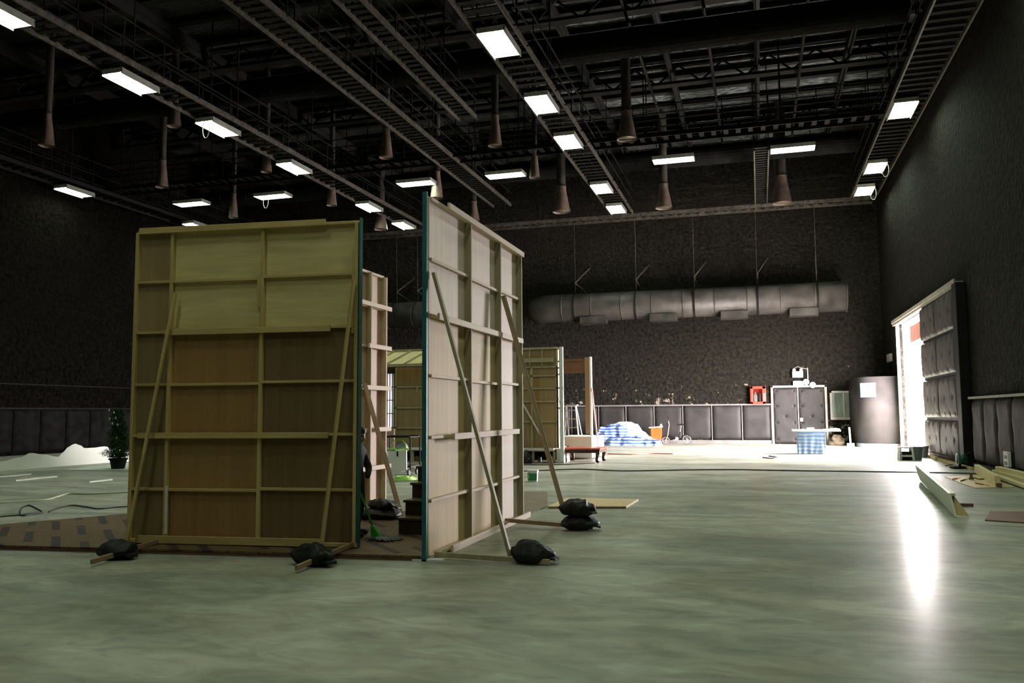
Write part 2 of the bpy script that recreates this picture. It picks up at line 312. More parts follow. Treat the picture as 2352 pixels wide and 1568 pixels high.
def pillow(o, u, v, nrm, w, h, depth, buttons=(), res=.12, puff=.03, br=.16):
    """padded panel: corner o, directions u (width) and v (height), normal nrm"""
    mb = MB(); nu, nv = max(6, int(w / res)), max(6, int(h / res)); vs = []
    o, u, v, nrm = Vector(o), Vector(u), Vector(v), Vector(nrm)
    for j in range(nv + 1):
        for i in range(nu + 1):
            a, b_ = w * i / nu, h * j / nv
            e = min(a, w - a, b_, h - b_); k = min(1, e / .10); hh = depth * (.25 + .75 * math.sqrt(max(0, k)))
            hh += puff * noise.noise(Vector((a * 2.3 + o.x, b_ * 2.3 + o.y, o.z)))
            for (ba, bb) in buttons:
                dd = math.hypot(a - ba, b_ - bb); hh -= depth * .75 * math.exp(-(dd / br) ** 2)
            vs.append(o + u * a + v * b_ + nrm * max(hh, .005))
    fs = [(j * (nu + 1) + i, j * (nu + 1) + i + 1, (j + 1) * (nu + 1) + i + 1, (j + 1) * (nu + 1) + i) for j in range(nv) for i in range(nu)]
    n = len(vs); bc = [o, o + u * w, o + u * w + v * h, o + v * h]; vs += bc
    low = [i for i in range(nu + 1)]; top = [nv * (nu + 1) + i for i in range(nu, -1, -1)]
    lef = [j * (nu + 1) for j in range(nv, -1, -1)]; rig = [j * (nu + 1) + nu for j in range(nv + 1)]
    fs += [tuple([n, n + 1] + low[::-1]), tuple([n + 2, n + 3] + top[::-1]), tuple([n + 3, n] + lef[::-1]), tuple([n + 1, n + 2] + rig[::-1]), (n, n + 3, n + 2, n + 1)]
    return mb.add(vs, fs)

# ------------------------------------------------------------------ the room
struct('floor', MB().box(XL - .4, XR + .12, YF - .4, YB + .4, -.3, 0), 'floor')
struct('outside_ground', MB().box(XR + .125, XR + 30, 15, 55, -.35, -.02), 'outside')
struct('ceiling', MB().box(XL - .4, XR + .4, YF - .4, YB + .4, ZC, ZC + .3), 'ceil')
struct('wall_back', MB().box(XL - .4, XR + .4, YB, YB + .4, 0, ZC), 'wallb')
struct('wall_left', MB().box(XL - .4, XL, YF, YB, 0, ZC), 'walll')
struct('wall_front', MB().box(XL - .4, XR + .4, YF - .4, YF, 0, ZC), 'wall')
struct('wall_right', MB().box(XR, XR + .12, YF, DY0, 0, ZC).box(XR, XR + .12, DY1, YB, 0, ZC).box(XR, XR + .12, DY0, DY1, DZ, ZC), 'wall')
struct('trim_4', MB().box(XR + .42, XR + .75, DY0 - .2, DY1 + .2, 4.2, 4.85), 'canopy')

# wainscot of padded panels: back wall
t = bpy.data.objects.new('trim_1', None); C.objects.link(t); t.location = (-8, YB, 0); t['kind'] = 'structure'
xs = [aY(px, 970, YB).x for px in (1375.7, 1438.6, 1503, 1569, 1635.5, 1705, 1772)]
w0 = xs[1] - xs[0]
while xs[0] > XL + 1.4: xs.insert(0, xs[0] - w0)
for a, b_ in zip(xs[:-1], xs[1:]):
    pillow((a + .02, YB, .2), (1, 0, 0), (0, 0, 1), (0, -1, 0), b_ - a - .04, 1.6, .10).build('padded_panel', 'pad', t, smooth=True)
mb = MB()
for a in xs: mb.box(a - .02, a + .02, YB - .10, YB, .12, 1.84)
mb.box(XL, xs[-1], YB - .12, YB, 1.8, 1.87).box(XL, xs[-1], YB - .08, YB, 0, .17)
mb.build('edge_strip', 'silver', t)
# right wall
t = bpy.data.objects.new('trim_2', None); C.objects.link(t); t.location = (XR, 15, 0); t['kind'] = 'structure'
ys = [24.75]; 
while ys[-1] > 9.5: ys.append(ys[-1] - 1.22)
for a, b_ in zip(ys[1:], ys[:-1]):
    pillow((XR, a + .015, .12), (0, 1, 0), (0, 0, 1), (-1, 0, 0), b_ - a - .03, 1.66, .09).build('padded_panel', 'pad', t, smooth=True)
MB().box(XR - .13, XR, 9, 24.8, 1.79, 1.85).build('top_rail', 'trim', t)
MB().box(XR - .1, XR, 9, 24.8, 0, .12).build('kick_board', 'black', t)
# left wall
t = bpy.data.objects.new('trim_3', None); C.objects.link(t); t.location = (XL, 20, 0); t['kind'] = 'structure'
for k in range(20):
    y0 = 14 + k * 1.3
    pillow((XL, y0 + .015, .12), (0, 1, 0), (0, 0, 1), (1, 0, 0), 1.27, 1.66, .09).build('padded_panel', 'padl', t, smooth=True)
MB().box(XL, XL + .13, 10, 40.9, 1.79, 1.86).box(XL, XL + .10, 10, 40.9, 2.75, 2.80).build('top_rail', 'blacksteel', t)

# double padded door in the back wall
t = bpy.data.objects.new('door_1', None); C.objects.link(t); t['kind'] = 'structure'
dx0, dx1, dh = .62, 2.88, 2.60; t.location = (dx0, YB, 0)
MB().box(dx0 - .10, dx0, YB - .14, YB, 0, dh + .1).box(dx1, dx1 + .10, YB - .14, YB, 0, dh + .1).box(dx0 - .1, dx1 + .1, YB - .14, YB, dh, dh + .10).build('door_frame', 'trim', t, bevel=.01)
mid = dx0 + (dx1 - dx0) * .485
for a, b_ in ((dx0, mid - .02), (mid + .02, dx1)):
    w = b_ - a; bt = [(.14, 2.42), (w - .14, 2.42), (.14, 1.72), (w - .14, 1.72), (w / 2, 1.25), (.14, .95), (w - .14, .95), (.14, .18), (w - .14, .18)]
    lf = pillow((a, YB - .06, .03), (1, 0, 0), (0, 0, 1), (0, -1, 0), w, dh - .05, .09, bt, res=.05, br=.06, puff=.015).build('door_leaf', 'pad', t, smooth=True)
    mb = MB()
    for (u, v) in bt: mb.lathe((a + u, YB - .10, .03 + v), [(.035, 0), (.03, -.02), (.0, -.03)], 10, 'y')
    mb.build('upholstery_button', 'black', lf, smooth=True)
MB().box(mid - .02, mid + .02, YB - .13, YB - .05, .02, dh).build('meeting_strip', 'trim', t)
MB().box(mid + .05, mid + .18, YB - .24, YB - .14, 1.04, 1.2).build('door_handle', 'white', t, bevel=.01)

# window beside it
t = bpy.data.objects.new('window_1', None); C.objects.link(t); t['kind'] = 'structure'; t.location = (4, YB, 1.1)
wx0, wx1, wz0, wz1 = 3.10, 4.75, 1.10, 2.42
MB().box(wx0, wx0 + .09, YB - .1, YB, wz0, wz1).box(wx1 - .09, wx1, YB - .1, YB, wz0, wz1).box(wx0, wx1, YB - .1, YB, wz1 - .09, wz1).box(wx0, wx1, YB - .12, YB, wz0, wz0 + .12).box(3.66, 3.71, YB - .09, YB, wz0, wz1).build('window_frame', 'trim', t, bevel=.005)
MB().box(wx0 + .08, 3.68, YB - .04, YB - .01, wz0 + .1, wz1 - .08).build('pane', 'glassg', t)
MB().box(3.69, wx1 - .08, YB - .055, YB - .03, wz0 + .1, wz1 - .08).build('pane', 'glassg', t)

# low curved partition beside the big door
arc = []
for k_ in range(0, 33):                     # smooth quarter turn: long nearly straight face, then round to the back wall
    a_ = math.pi / 2 * k_ / 32; arc.append((XR - 1.53 * math.sin(a_) ** .9, 36.9 + 1.5 * (1 - math.cos(a_) ** .62)))
arc.append((XR - 1.53, YB))
inn = [(max(x, 3) + .12 if x < XR - .01 else x, y + .12 if y < YB - .01 else y) for x, y in arc]
wp_ = struct('wall_partition', MB().prism(arc + inn[::-1], 0, 2.9, 'z'), mat('grey_painted_partition', (.036, .032, .031), (.026, .024, .023), rough=.6, scale=2.0, spec=.15), smooth=False)
for p_ in wp_.data.polygons: p_.use_smooth = abs(p_.normal.z) < .5
arcb = [(x - .03 if x < 5.4 else x, y - .03) for x, y in arc[:-1]]
struct('baseboard_partition', MB().prism(arcb + [(x + .03 if x < 5.4 else x, y + .03) for x, y in arcb][::-1], 0, .16, 'z'), 'trim')

# big sliding door: opening trim, track, padded leaf
t = bpy.data.objects.new('door_2', None); C.objects.link(t); t['kind'] = 'structure'; t.location = (XR, 29, 0)
MB().box(XR - .12, XR, DY1, DY1 + .14, 0, DZ + .1).box(XR - .06, XR, DY0 - .02, DY1, DZ, DZ + .08).build('door_frame', 'trim', t)
tk = MB().box(XR - .24, XR, 25.2, 36.6, DZ + .06, DZ + .11).box(XR - .24, XR - .20, 25.2, 36.6, DZ + .11, DZ + .18).box(XR - .2, XR - .12, 25.2, 36.6, DZ - .03, DZ + .08)
tk.build('sliding_track', 'trim', t)
LY0, LY1, LX = 25.5, 30.5, XR - .14
rows = [(.12, 1.22), (1.26, 2.50), (2.54, 3.72), (3.76, 4.88)]
ym = LY0 + (LY1 - LY0) * .50
MB().box(LX - .02, LX + .08, LY0, LY1, .08, 4.92).build('door_backing', 'black', t)
for (z0, z1) in rows:
    for (a, b_) in ((LY0, ym), (ym, LY1)):
        w, h = b_ - a - .05, z1 - z0 - .04
        bt = [(w * q, h * r_) for q in (.08, .36, .64, .92) for r_ in (.1, .9)] + [(w * q, h * .5) for q in (.2, .65)]
        lf = pillow((LX - .02, a + .02, z0 + .02), (0, 1, 0), (0, 0, 1), (-1, 0, 0), w, h, .10, bt, res=.06, br=.06, puff=.02).build('padded_panel', 'padd', t, smooth=True)
        mb = MB()
        for (u, v) in bt: mb.lathe((LX - .055, a + .02 + u, z0 + .02 + v), [(.05, 0), (.04, -.03), (.0, -.045)], 8, 'x')
        mb.build('upholstery_button', 'steel', lf, smooth=True)
MB().box(XR - .26, XR, 24.95, 25.45, 0, DZ + .05).build('door_jamb', 'black', t, bevel=.02)
MB().box(XR - .36, XR - .1, 25.5, 30.6, 0, .07).build('floor_rail', 'hard', t)

# ------------------------------------------------------------------ overhead: purlins, beams, catwalks, ducts
struct('roof_beam', MB().box(XL, XR, YF, YF + .3, ZC - .7, ZC), 'black')['kind'] = 'structure'
n = 0
for y in np.arange(8.5, 40.5, 1.55):
    n += 1
    struct('trim_%d' % (10 + n), MB().box(XL, XR, y - .04, y + .04, ZC - .22, ZC - .003).box(XL, XR, y - .13, y + .13, ZC - .24, ZC - .22), 'black')
for x in np.arange(-24.5, 5, 3.1):
    n += 1
    struct('trim_%d' % (10 + n), MB().box(x - .09, x + .09, 6, YB, ZC - .55, ZC - .25).box(x - .02, x + .02, 6, YB, ZC - .75, ZC - .55), 'black')
for y in (12.2, 18.3, 24.4, 30.5, 36.6):
    n += 1
    mb = MB().box(XL, XR, y - .18, y + .18, ZC - 1.05, ZC - .95).box(XL, XR, y - .12, y + .12, ZC - .35, ZC - .24)
    x = XL + .5; s_ = 1
    while x < XR - 1:
        mb.bar((x, y, ZC - (.98 if s_ > 0 else .3)), (x + .8, y, ZC - (.3 if s_ > 0 else .98)), .06); x += .8; s_ = -s_
    struct('trim_%d' % (10 + n), mb, 'blacksteel')
# sprinkler pipes and conduits
k = 0
for x, z in ((-1.2, 13.2), (1.7, 13.3), (-3.4, 13.1), (-13.6, 13.1), (-20.5, 13.1)):
    o = MB().tube([(x, 8, z), (x, 40.9, z)], .05, 8).build('ceiling_pipe', 'blacksteel', None)
    for yy in np.arange(10, 40, 5): MB().bar((x, yy, z), (x, yy, ZC - .2), .02).build('hanger_rod', 'blacksteel', o)
    tag(o, ['long dark ceiling pipe running deep, %s' % s for s in ('right of the middle lit catwalk', 'farthest right of the five pipes', 'just right of the middle lit catwalk', 'left of the unlit catwalks', 'farthest left of the five pipes')][k], 'pipe', 'sprinkler pipes below the roof')
    k += 1

def hanging(mb, x, y, z): mb.bar((x, y, z), (x, y, ZC - .25), .035)
def catwalk(name_lab, axis, c, a, b_, z, w, rail=1.05, extra=0, slats=.42, rails=(-1, 1), hang=3.1):
    """walkway along axis ('x' or 'y') centred on c of the other axis"""
    P = (lambda u, v, zz: (v, u, zz)) if axis == 'y' else (lambda u, v, zz: (u, v, zz))
    t = thing('catwalk', name_lab, 'catwalk', P((a + b_) / 2, c, z))
    mb = MB()
    for s_ in (-1, 1):
        mb.bar(P(a, c + s_ * w / 2, z + .07), P(b_, c + s_ * w / 2, z + .07), .05, .16)
    mb.build('side_channel', 'steel' if extra else 'blacksteel', t)
    mb = MB(); u = a
    while u < b_: mb.bar(P(u, c - w / 2, z + .1), P(u, c + w / 2, z + .1), .16, .03); u += slats
    mb.build('deck_slats', 'blacksteel', t)
    for s_ in rails:
        mb = MB(); v = c + s_ * (w / 2 + .02)
        for hh in (rail * .5, rail): mb.bar(P(a, v, z + .1 + hh), P(b_, v, z + .1 + hh), .035)
        u = a
        while u <= b_: mb.bar(P(u, v, z + .1), P(u, v, z + .12 + rail), .03); u += hang / 2
        mb.build('handrail', 'blacksteel', t)
    mb = MB(); u = a + .4
    while u < b_:
        for s_ in (-1, 1): mb = MB(); hanging(mb, *P(u, c + s_ * w / 2, z)[:2], z); mb.build('hanger_rod', 'blacksteel', t)
        u += hang * 1.5
    return t
ZL = 10.7
catwalk('long walkway running deep above the middle row of lights', 'y', -5.95, 8.2, 38.8, ZL + .12, 1.0, extra=1)
catwalk('long walkway running deep above the left row of lights', 'y', -16.3, 8.2, 38.8, ZL + .12, 1.0, extra=1)
catwalk('walkway running deep along the bright textured right wall', 'y', 4.65, 8.2, 38.8, ZL + .12, 1.05, rails=(-1,), extra=1)
catwalk('walkway crossing the hall above the straight row of lights', 'x', 29.6, XL + .5, 5.1, ZL + .55, .8, extra=0)
catwalk('walkway along the top of the far wall', 'x', 39.25, XL + .5, 5.1, ZL + .02, .8, extra=1)
catwalk('dark walkway along the left wall above one lit fixture', 'y', -26.6, 12, 38.8, ZL + .12, 1.0)
catwalk('unlit ladder like walkway, nearer the left row of lights', 'y', -11.35, 8.2, 37, ZL + .5, .85, extra=1, slats=.3)
catwalk('unlit short walkway, next left of the middle row of lights', 'y', -9.0, 8.2, 25.5, ZL + .5, .6, extra=1, slats=.3)
catwalk('short grey ladder walkway hanging near the far right', 'y', 0.35, 30.5, 38.6, ZL + .1, .5, rails=(), slats=.3, extra=1)

# main air ducts overhead and the drop nozzles
for i, (y, z) in enumerate(((35.9, 12.45), (24.0, 12.45))):
    prof = [(.5, XL + .6 - 0), (.5, XR - 1.2)]
    mb = MB().lathe((0, y, z), [(.42, XL + .6), (.42, 4.2)], 20, 'x')
    x = XL + 2
    while x < 4: mb.lathe((x, y, z), [(.44, -.03), (.44, .03)], 20, 'x'); x += 1.5
    tag(mb.build('air_duct', 'padl', None, smooth=False), 'big black duct crossing under the roof, %s' % ('above the far nozzles' if i == 0 else 'nearer the camera'), 'duct', 'black ducts under the roof')
NZ = [(1290, 487, 'nozzle hanging right of the middle row of lights, third from the far right', 10.2, 44), (1525, 478, 'far nozzle hanging below the second cross light from the right', 10.2, 40), (1797, 467, 'far nozzle hanging below the rightmost cross light', 10.2, 44),
      (1087, 508, 'nozzle just above the top edge of the pale tall scenery flat', 10.2, 34), (875, 527, 'nozzle just above the gap between the two tall flats', 10.2, 36), (762, 472, 'nozzle just left of the two farthest left row lights', 10.2, 28),
      (536, 500, 'nozzle above the top middle of the wide flat', 10.2, 26), (612, 395, 'nozzle left of the third light of the left row', 10.6, 30), (887, 362, 'reddish nozzle hanging near the middle of the ceiling', 10.8, 36),
      (1137, 335, 'tall tan nozzle left of the middle row of lights', 10.8, 36), (372, 430, 'grey nozzle above the leftmost cross light', 10.4, 36), (107, 335, 'grey nozzle farthest left, above the light by the left wall', 10.4, 46), (400, 290, 'nozzle behind the second light of the left row', 11.4, 40), (1440, 320, 'wide dark nozzle right of the middle row, before the cross lights', 11.2, 48), (1003, 455, 'nozzle partly hidden by the teal edged flat top', 10.2, 34), (1228, 408, 'small nozzle beside the third light of the middle row', 10.4, 26)]
for (px, py, lab, z, wpx) in NZ:
    p = aZ(px, py, z); rr = wpx / 2 * p.y / F * .98; top = ZC - .01
    t = thing('air_nozzle', lab, 'nozzle', p, 'flared air nozzles under the roof')
    hh = 1.15 * rr / .4 if rr > .3 else 1.1
    MB().lathe(p, [(rr, 0), (rr * .97, .02), (rr * .55, hh * .8), (rr * .5, hh)], 20, 'z', cap=False).lathe(p, [(rr * .9, .06), (rr * .5, hh * .8)], 20, 'z').build('flared_cone', 'nozzle', t, smooth=True)
    MB().lathe(p, [(rr * .5, hh), (rr * .5, top - z)], 16, 'z', cap=False).lathe(p, [(rr * .56, hh - .03), (rr * .56, hh + .04)], 16, 'z').build('drop_pipe', 'duct', t, smooth=True)

# light fixtures
def fixture(x, y, along, lab, z=ZL, group='fluorescent light fixtures', loop=0, w=.66, l=1.5):
    t = thing('light_fixture', lab, 'ceiling light', (x, y, z), group)
    hx, hy = (w / 2, l / 2) if along == 'y' else (l / 2, w / 2)
    sk_ = .045 if along == 'y' else 0
    MB().box(x - hx, x + hx, y - hy, y + hy, z + .10, z + .13).box(x - hx, x - hx + .02, y - hy, y + hy, z - sk_, z + .1).box(x + hx - .02, x + hx, y - hy, y + hy, z - sk_, z + .1).box(x - hx, x + hx, y - hy, y - hy + .02, z, z + .1).box(x - hx, x + hx, y + hy - .02, y + hy, z, z + .1).build('housing', 'fixw', t)
    for s_ in (-1, 1):
        mb = MB()
        if along == 'y': x0 = x + s_ * hx * .48; mb.add([(x0 - hx * .33, y - hy + .05, z + .07), (x0 + hx * .33, y - hy + .05, z + .07), (x0 + hx * .33, y + hy - .05, z + .07), (x0 - hx * .33, y + hy - .05, z + .07)], [(0, 3, 2, 1)])
        else: y0 = y + s_ * hy * .48; mb.add([(x - hx + .05, y0 - hy * .33, z + .07), (x + hx - .05, y0 - hy * .33, z + .07), (x + hx - .05, y0 + hy * .33, z + .07), (x - hx + .05, y0 + hy * .33, z + .07)], [(0, 3, 2, 1)])
        me = mb.build('tube_panel', 'tube', t)
        me.data.polygons[0].flip() if me.data.polygons[0].normal.z > 0 else None
    mb = MB()
    if along == 'x':
        for k in range(1, 12): xx = x - hx + 2 * hx * k / 12; mb.box(xx - .006, xx + .006, y - hy, y + hy, z + .0, z + .055)
        mb.build('louvre', 'fixw', t)
    for s_ in (-.8, .8):
        mb = MB()
        if along == 'y': yy_ = y + s_ * hy; mb.bar((x - .62, yy_, z + .155), (x + .62, yy_, z + .155), .03)
        else: q = (x + s_ * hx, y); mb.bar((*q, z + .12), (*q, z + .66), .03).bar((*q, z + .64), (q[0], y - .55, z + .64), .03)
        mb.build('hanger_bracket', 'blacksteel', t)
    if loop:
        q = Vector((x + hx * .3 * loop, y - hy, z)); pts = [q + Vector((.12 * math.sin(a) * 1.0, -.02, -.28 + .28 * math.cos(a))) for a in np.linspace(.3, 2 * math.pi - .3, 14)]
        MB().tube(pts, .014, 6).build('cable_loop', 'fixw', t, smooth=True)
    return t
ordl = lambda i: ['nearest', 'second nearest', 'third nearest', 'fourth nearest', 'farthest'][i]
for i, y in enumerate((19.3, 23.6, 27.25, 33.5, 37.2)): fixture(-5.97, y, 'y', '%s light under the middle long walkway' % ordl(i), w=.72)
for i, y in enumerate((14.3, 18.6, 22.5, 27.1, 33.4, 37.2)): fixture(-16.45, y, 'y', ['light cut by the left edge of the photo', 'second nearest light under the left long walkway', 'light under the left long walkway with dangling cable loops', 'fourth nearest light under the left long walkway', 'fifth nearest light, second last under the left long walkway', 'farthest light under the left long walkway, over the gap between flats'][i], loop=(1 if i == 2 else 0))
for i, y in enumerate((27.4, 33.8, 37.3)): fixture(4.5, y, 'y', ['nearest light beside the bright right wall', 'light beside the right wall with a hanging cable loop, nearer one', 'farthest light beside the right wall'][i], loop=(2.4 if i else 0), w=.7)
for i, (x) in enumerate((-23.55, -19.5, -12.95, -9.2, -2.75, 1.4)):
    fixture(x, 30.45, 'x', 'cross row light, %s' % ['leftmost, above the wide flat left part', 'second from left, with a small cable loop', 'third from left, just left of the teal edge top', 'fourth from left, right of the teal edge top', 'second from right, between middle and right walkways', 'rightmost and highest in the picture'][i], loop=(-.5 if i == 1 else 0))
fixture(-26.8, 27.3, 'y', 'light close to the left wall, lighting its rough surface')
fixture(-26.05, 34.2, 'y', 'small light just showing above the top left of the wide flat')
for i, (x, y) in enumerate([(-5.97, 15.0), (-5.97, 9.5), (-5.97, 4.0), (-5.97, -2.5), (4.5, 17.6), (4.5, 13.0), (-.6, 7), (-.6, 0.5), (-16.45, 8), (3.5, 7)]):
    fixture(x, y, 'y', 'light fixture out of the picture, over the near part of the hall')

# ------------------------------------------------------------------ wall duct with straps, hangers, diffusers
def wall_duct(x0, x1, lab, elbow, straps, boxes, wires):
    y, z, rad = 39.85, 6.62, .68
    t = thing('wall_duct', lab, 'duct', ((x0 + x1) / 2, y, z - rad))
    pts = []
    if elbow:
        pts = [(x0 + .55 - .75 * math.sin(math.radians(a)), y + .55 - .0 + .35 * (1 - math.cos(math.radians(90 - a))) * 0 + (.0 if a < 90 else 0) - .55 * math.cos(math.radians(0)) + .6 * (1 - math.cos(math.radians(a))), z) for a in (88, 70, 52, 35, 18, 0)]
    pts.append((x1, y, z))
    if not elbow: pts.insert(0, (x0, y, z))
    MB().tube(pts, rad, 36).build('duct_body', 'duct', t, smooth=True)
    mb = MB(); x = x0 + 1.1
    while x < x1: mb.lathe((x, y, z), [(rad, -.03), (rad + .018, -.015), (rad + .018, .015), (rad, .03)], 36, 'x', cap=False); x += 1.45
    mb.lathe((x1 - .02, y, z), [(rad, -.03), (rad + .03, -.03), (rad + .03, .03), (rad - .04, .03)], 36, 'x', cap=False)
    mb.build('seam_ring', 'duct', t, smooth=True)
    for x in straps:
        MB().lathe((x, y, z), [(rad + .005, -.04), (rad + .03, -.04), (rad + .03, .04), (rad + .005, .04)], 36, 'x', cap=False).build('strap', 'blacksteel', t)
        MB().tube([(x, y, z + rad), (x, y - .1, ZL + .1)], .012, 5).build('hanger_wire', 'steel', t)
        k = Vector((x, y - .05, z + rad + .55))
        MB().bar(k, (x + .5 * (1 if x < 1 else .1), YB - .02, z + rad + 1.45), .05).bar(k, (x + .42 * (1 if x < -6 else .3), YB - .05, z + rad + .1), .05).build('wall_strut', 'steel', t)
    for (xa, xb) in boxes:
        MB().box(xa, xb, y - .55, y + .1, z - rad - .16, z - rad + .18).box(xa - .02, xb + .02, y - .57, y + .12, z - rad - .18, z - rad - .16).build('outlet_box', 'duct', t, bevel=.01)
yy = 39.85
gx = lambda px, py=720: aY(px, py, 39.4).x
wall_duct(gx(1240), gx(1948), 'long dark round duct on the far wall with rounded left end', True, [gx(v, 640) for v in (1317, 1458, 1593, 1739, 1877)],
          [(gx(1333, 755), gx(1392, 755)), (gx(1493, 748), gx(1555, 748)), (gx(1656, 740), gx(1718, 740)), (gx(1814, 733), gx(1880, 733))], None)
wall_duct(-19.5, -11.75, 'dark round duct on the far wall glimpsed between the two flats', False, [gx(952, 690), -18.], [], None)

# ------------------------------------------------------------------ things on the far wall
t = thing('fire_hose_cabinet', 'red fire hose cabinet with a glass front on the far wall', 'cabinet', (-.05, YB - .12, 1.86))
x0, x1, z0, z1 = -.40, .30, 1.86, 2.68
MB().box(x0, x1, YB - .28, YB - .24, z0, z0 + .1).box(x0, x1, YB - .28, YB - .24, z1 - .12, z1).box(x0, x0 + .12, YB - .28, YB - .24, z0, z1).box(x1 - .16, x1, YB - .28, YB - .24, z0, z1).box(x0, x1, YB - .24, YB - .22 + .2, z0, z0 + .02).box(x0, x1, YB - .24, YB - .02, z1 - .02, z1).box(x0, x0 + .02, YB - .24, YB - .02, z0, z1).box(x1 - .02, x1, YB - .24, YB - .02, z0, z1).box(x0, x1, YB - .04, YB - .02, z0, z1).build('cabinet_body', 'red', t, bevel=.008)
MB().box(x0 + .11, x1 - .15, YB - .262, YB - .257, z0 + .09, z1 - .11).build('glass_pane', 'glass', t)
MB().lathe((x0 + .22, YB - .15, z0 + .06), [(.08, 0), (.10, .04), (.10, .32), (.05, .42), (.03, .5)], 16).build('hose_bundle', 'white', t, smooth=True)
MB().lathe((x0 + .43, YB - .15, z0 + .06), [(.05, 0), (.07, .04), (.07, .38), (.03, .46), (.02, .5)], 12).build('extinguisher', 'silver', t, smooth=True)
mb = MB()
for k in range(4): mb.box(x1 - .12, x1 - .03, YB - .287, YB - .281, z0 + .16 + k * .09, z0 + .20 + k * .09)
mb.build('white_lettering', 'white', t)

t = thing('emergency_light', 'beige emergency light box with two lamp heads above the double doors', 'emergency light', (1.75, YB - .1, 3.05))
ex0, ex1 = aY(1819.5, 860, YB).x, aY(1844, 860, YB).x
ez = lambda py: aY(1832, py, YB).z
MB().box(ex0, ex1, YB - .22, YB, ez(867), ez(853)).build('battery_box', 'white', t, bevel=.015)
for xx in (ex0 + .08, ex1 - .08): MB().lathe((xx, YB - .12, ez(850)), [(.03, .08), (.07, 0), (.08, -.08), (.075, -.09)], 14, 'y').build('lamp_head', 'trim', t, smooth=True)
mb = MB(); mb.tube([(ex0 + .08, YB - .1, ez(846)), ((ex0 + ex1) / 2, YB - .1, ez(842)), (ex1 - .05, YB - .1, ez(845)), (ex1 + .2, YB - .05, ez(848))], .015, 6); mb.build('conduit', 'trim', t)
t = thing('exit_sign', 'pale exit sign box mounted just above the double door frame', 'sign', (1.75, YB - .1, 2.75))
MB().box(ex0 + .02, ex1 + .02, YB - .16, YB, ez(888), ez(875)).build('sign_box', 'white', t, bevel=.01)
MB().box(ex0 + .1, ex1 - .06, YB - .17, YB - .155, ez(883.5), ez(878.5)).build('green_sign_face', mat('pale_green_sign', (.45, .62, .5), rough=.4), t)
t = thing('flood_light', 'pair of round white spotlights on a short pole right of the exit sign', 'spotlight', (2.3, YB - .15, 2.8))
pxs = aY(1853, 850, YB).x
MB().tube([(pxs + .03, YB - .06, ez(845)), (pxs + .03, YB - .06, ez(874))], .02, 8).build('pole', 'white', t)
for (px, py) in ((1851.5, 877), (1866.5, 884)):
    c = aY(px, py, YB - .2); MB().lathe((c.x, YB - .12, c.z), [(.05, .06), (.11, .0), (.14, -.08), (.14, -.12), (.0, -.14)], 20, 'y').build('lamp_head', 'lens', t, smooth=True)
MB().bar(aY(1852, 873, YB - .12), aY(1866, 884, YB - .12), .04).build('cross_arm', 'black', t)
o = MB(); a = aY(1977, 879, 37.55); b2 = aY(2009, 911, 37.2)
# notice on the partition
t = thing('notice_sheet', 'pale blue and white notice with printed lines on the curved partition', 'notice', (4.55, 37.2, 2.3))
na, nb = Vector((4.22, 37.50, 0)), Vector((4.62, 37.12, 0)); dn = (nb - na).normalized(); nn = Vector((dn.y, -dn.x, 0))
p0 = aY(1977, 895, 37.25).x; p1 = aY(2010, 895, 37.05).x
za, zb_ = aY(1990, 912, 37.1).z, aY(1990, 879, 37.1).z
def arcy(x): a_ = math.asin(min(1, ((XR - x) / 1.53) ** (1 / .9))); return 36.9 + 1.5 * (1 - math.cos(a_) ** .62)
x_a, x_b = aY(1977, 895, 37.3).x, aY(2010, 895, 37.1).x
NA, NB = Vector((x_a, arcy(x_a) - .13, 0)), Vector((x_b, arcy(x_b) - .13, 0)); ND = (NB - NA).normalized(); NN = Vector((ND.y, -ND.x, 0)); WN = (NB - NA).length
def sheetbox(u0, u1, d0, d1, z0, z1):
    P_ = lambda u, d_, z: NA + ND * u + NN * d_ + Vector((0, 0, z))
    return MB().add([P_(u0, d0, z0), P_(u1, d0, z0), P_(u1, d1, z0), P_(u0, d1, z0), P_(u0, d0, z1), P_(u1, d0, z1), P_(u1, d1, z1), P_(u0, d1, z1)], [(0, 3, 2, 1), (4, 5, 6, 7), (0, 1, 5, 4), (1, 2, 6, 5), (2, 3, 7, 6), (3, 0, 4, 7)])
sheetbox(0, WN, 0, .012, za, zb_).build('printed_sheet', 'paper', t)
for k in range(9):
    z = zb_ - (zb_ - za) * (.2 + .085 * k); sheetbox(.06, WN - .08 - .05 * (k % 3), .012, .016, z - .01, z + .01).build('printed_line', 'white', t)
o = MB().box(XR - .12, XR, aX(2050, 820, XR).y, aX(2043, 820, XR).y, aX(2046, 831, XR).z, aX(2046, 813, XR).z).build('switch_box', 'trim', None, bevel=.01); tag(o, 'small grey box on the right wall, left of the tall daylight opening', 'switch box')
a = aX(2309, 1036, XR - .12); b2 = aX(2321, 1073, XR - .12)
t = thing('wall_outlet', 'tall narrow white outlet box low on the right padded wall', 'outlet', (XR - .12, a.y, .3))
MB().box(XR - .17, XR - .10, b2.y - .03, a.y, b2.z, a.z).build('cover_plate', 'white', t, bevel=.01)
MB().box(XR - .18, XR - .165, b2.y + .04, a.y - .08, a.z - .16, a.z - .08).box(XR - .18, XR - .165, b2.y + .04, a.y - .08, a.z - .3, a.z - .22).build('socket', 'grey', t)

# ------------------------------------------------------------------ scenery flats
def brace_foot(t, pfoot, pbase, m='bat'):
    MB().bar(Vector(pbase) + Vector((0, 0, .0)), pfoot, .032, .05).build('foot_batten', m, t, bevel=.004)
def brace(t, top, bot, m='bat', w=.07, h=.04, up=(0, 0, 1)):
    MB().bar(top, bot, w, h, up).build('brace', m, t, bevel=.004)

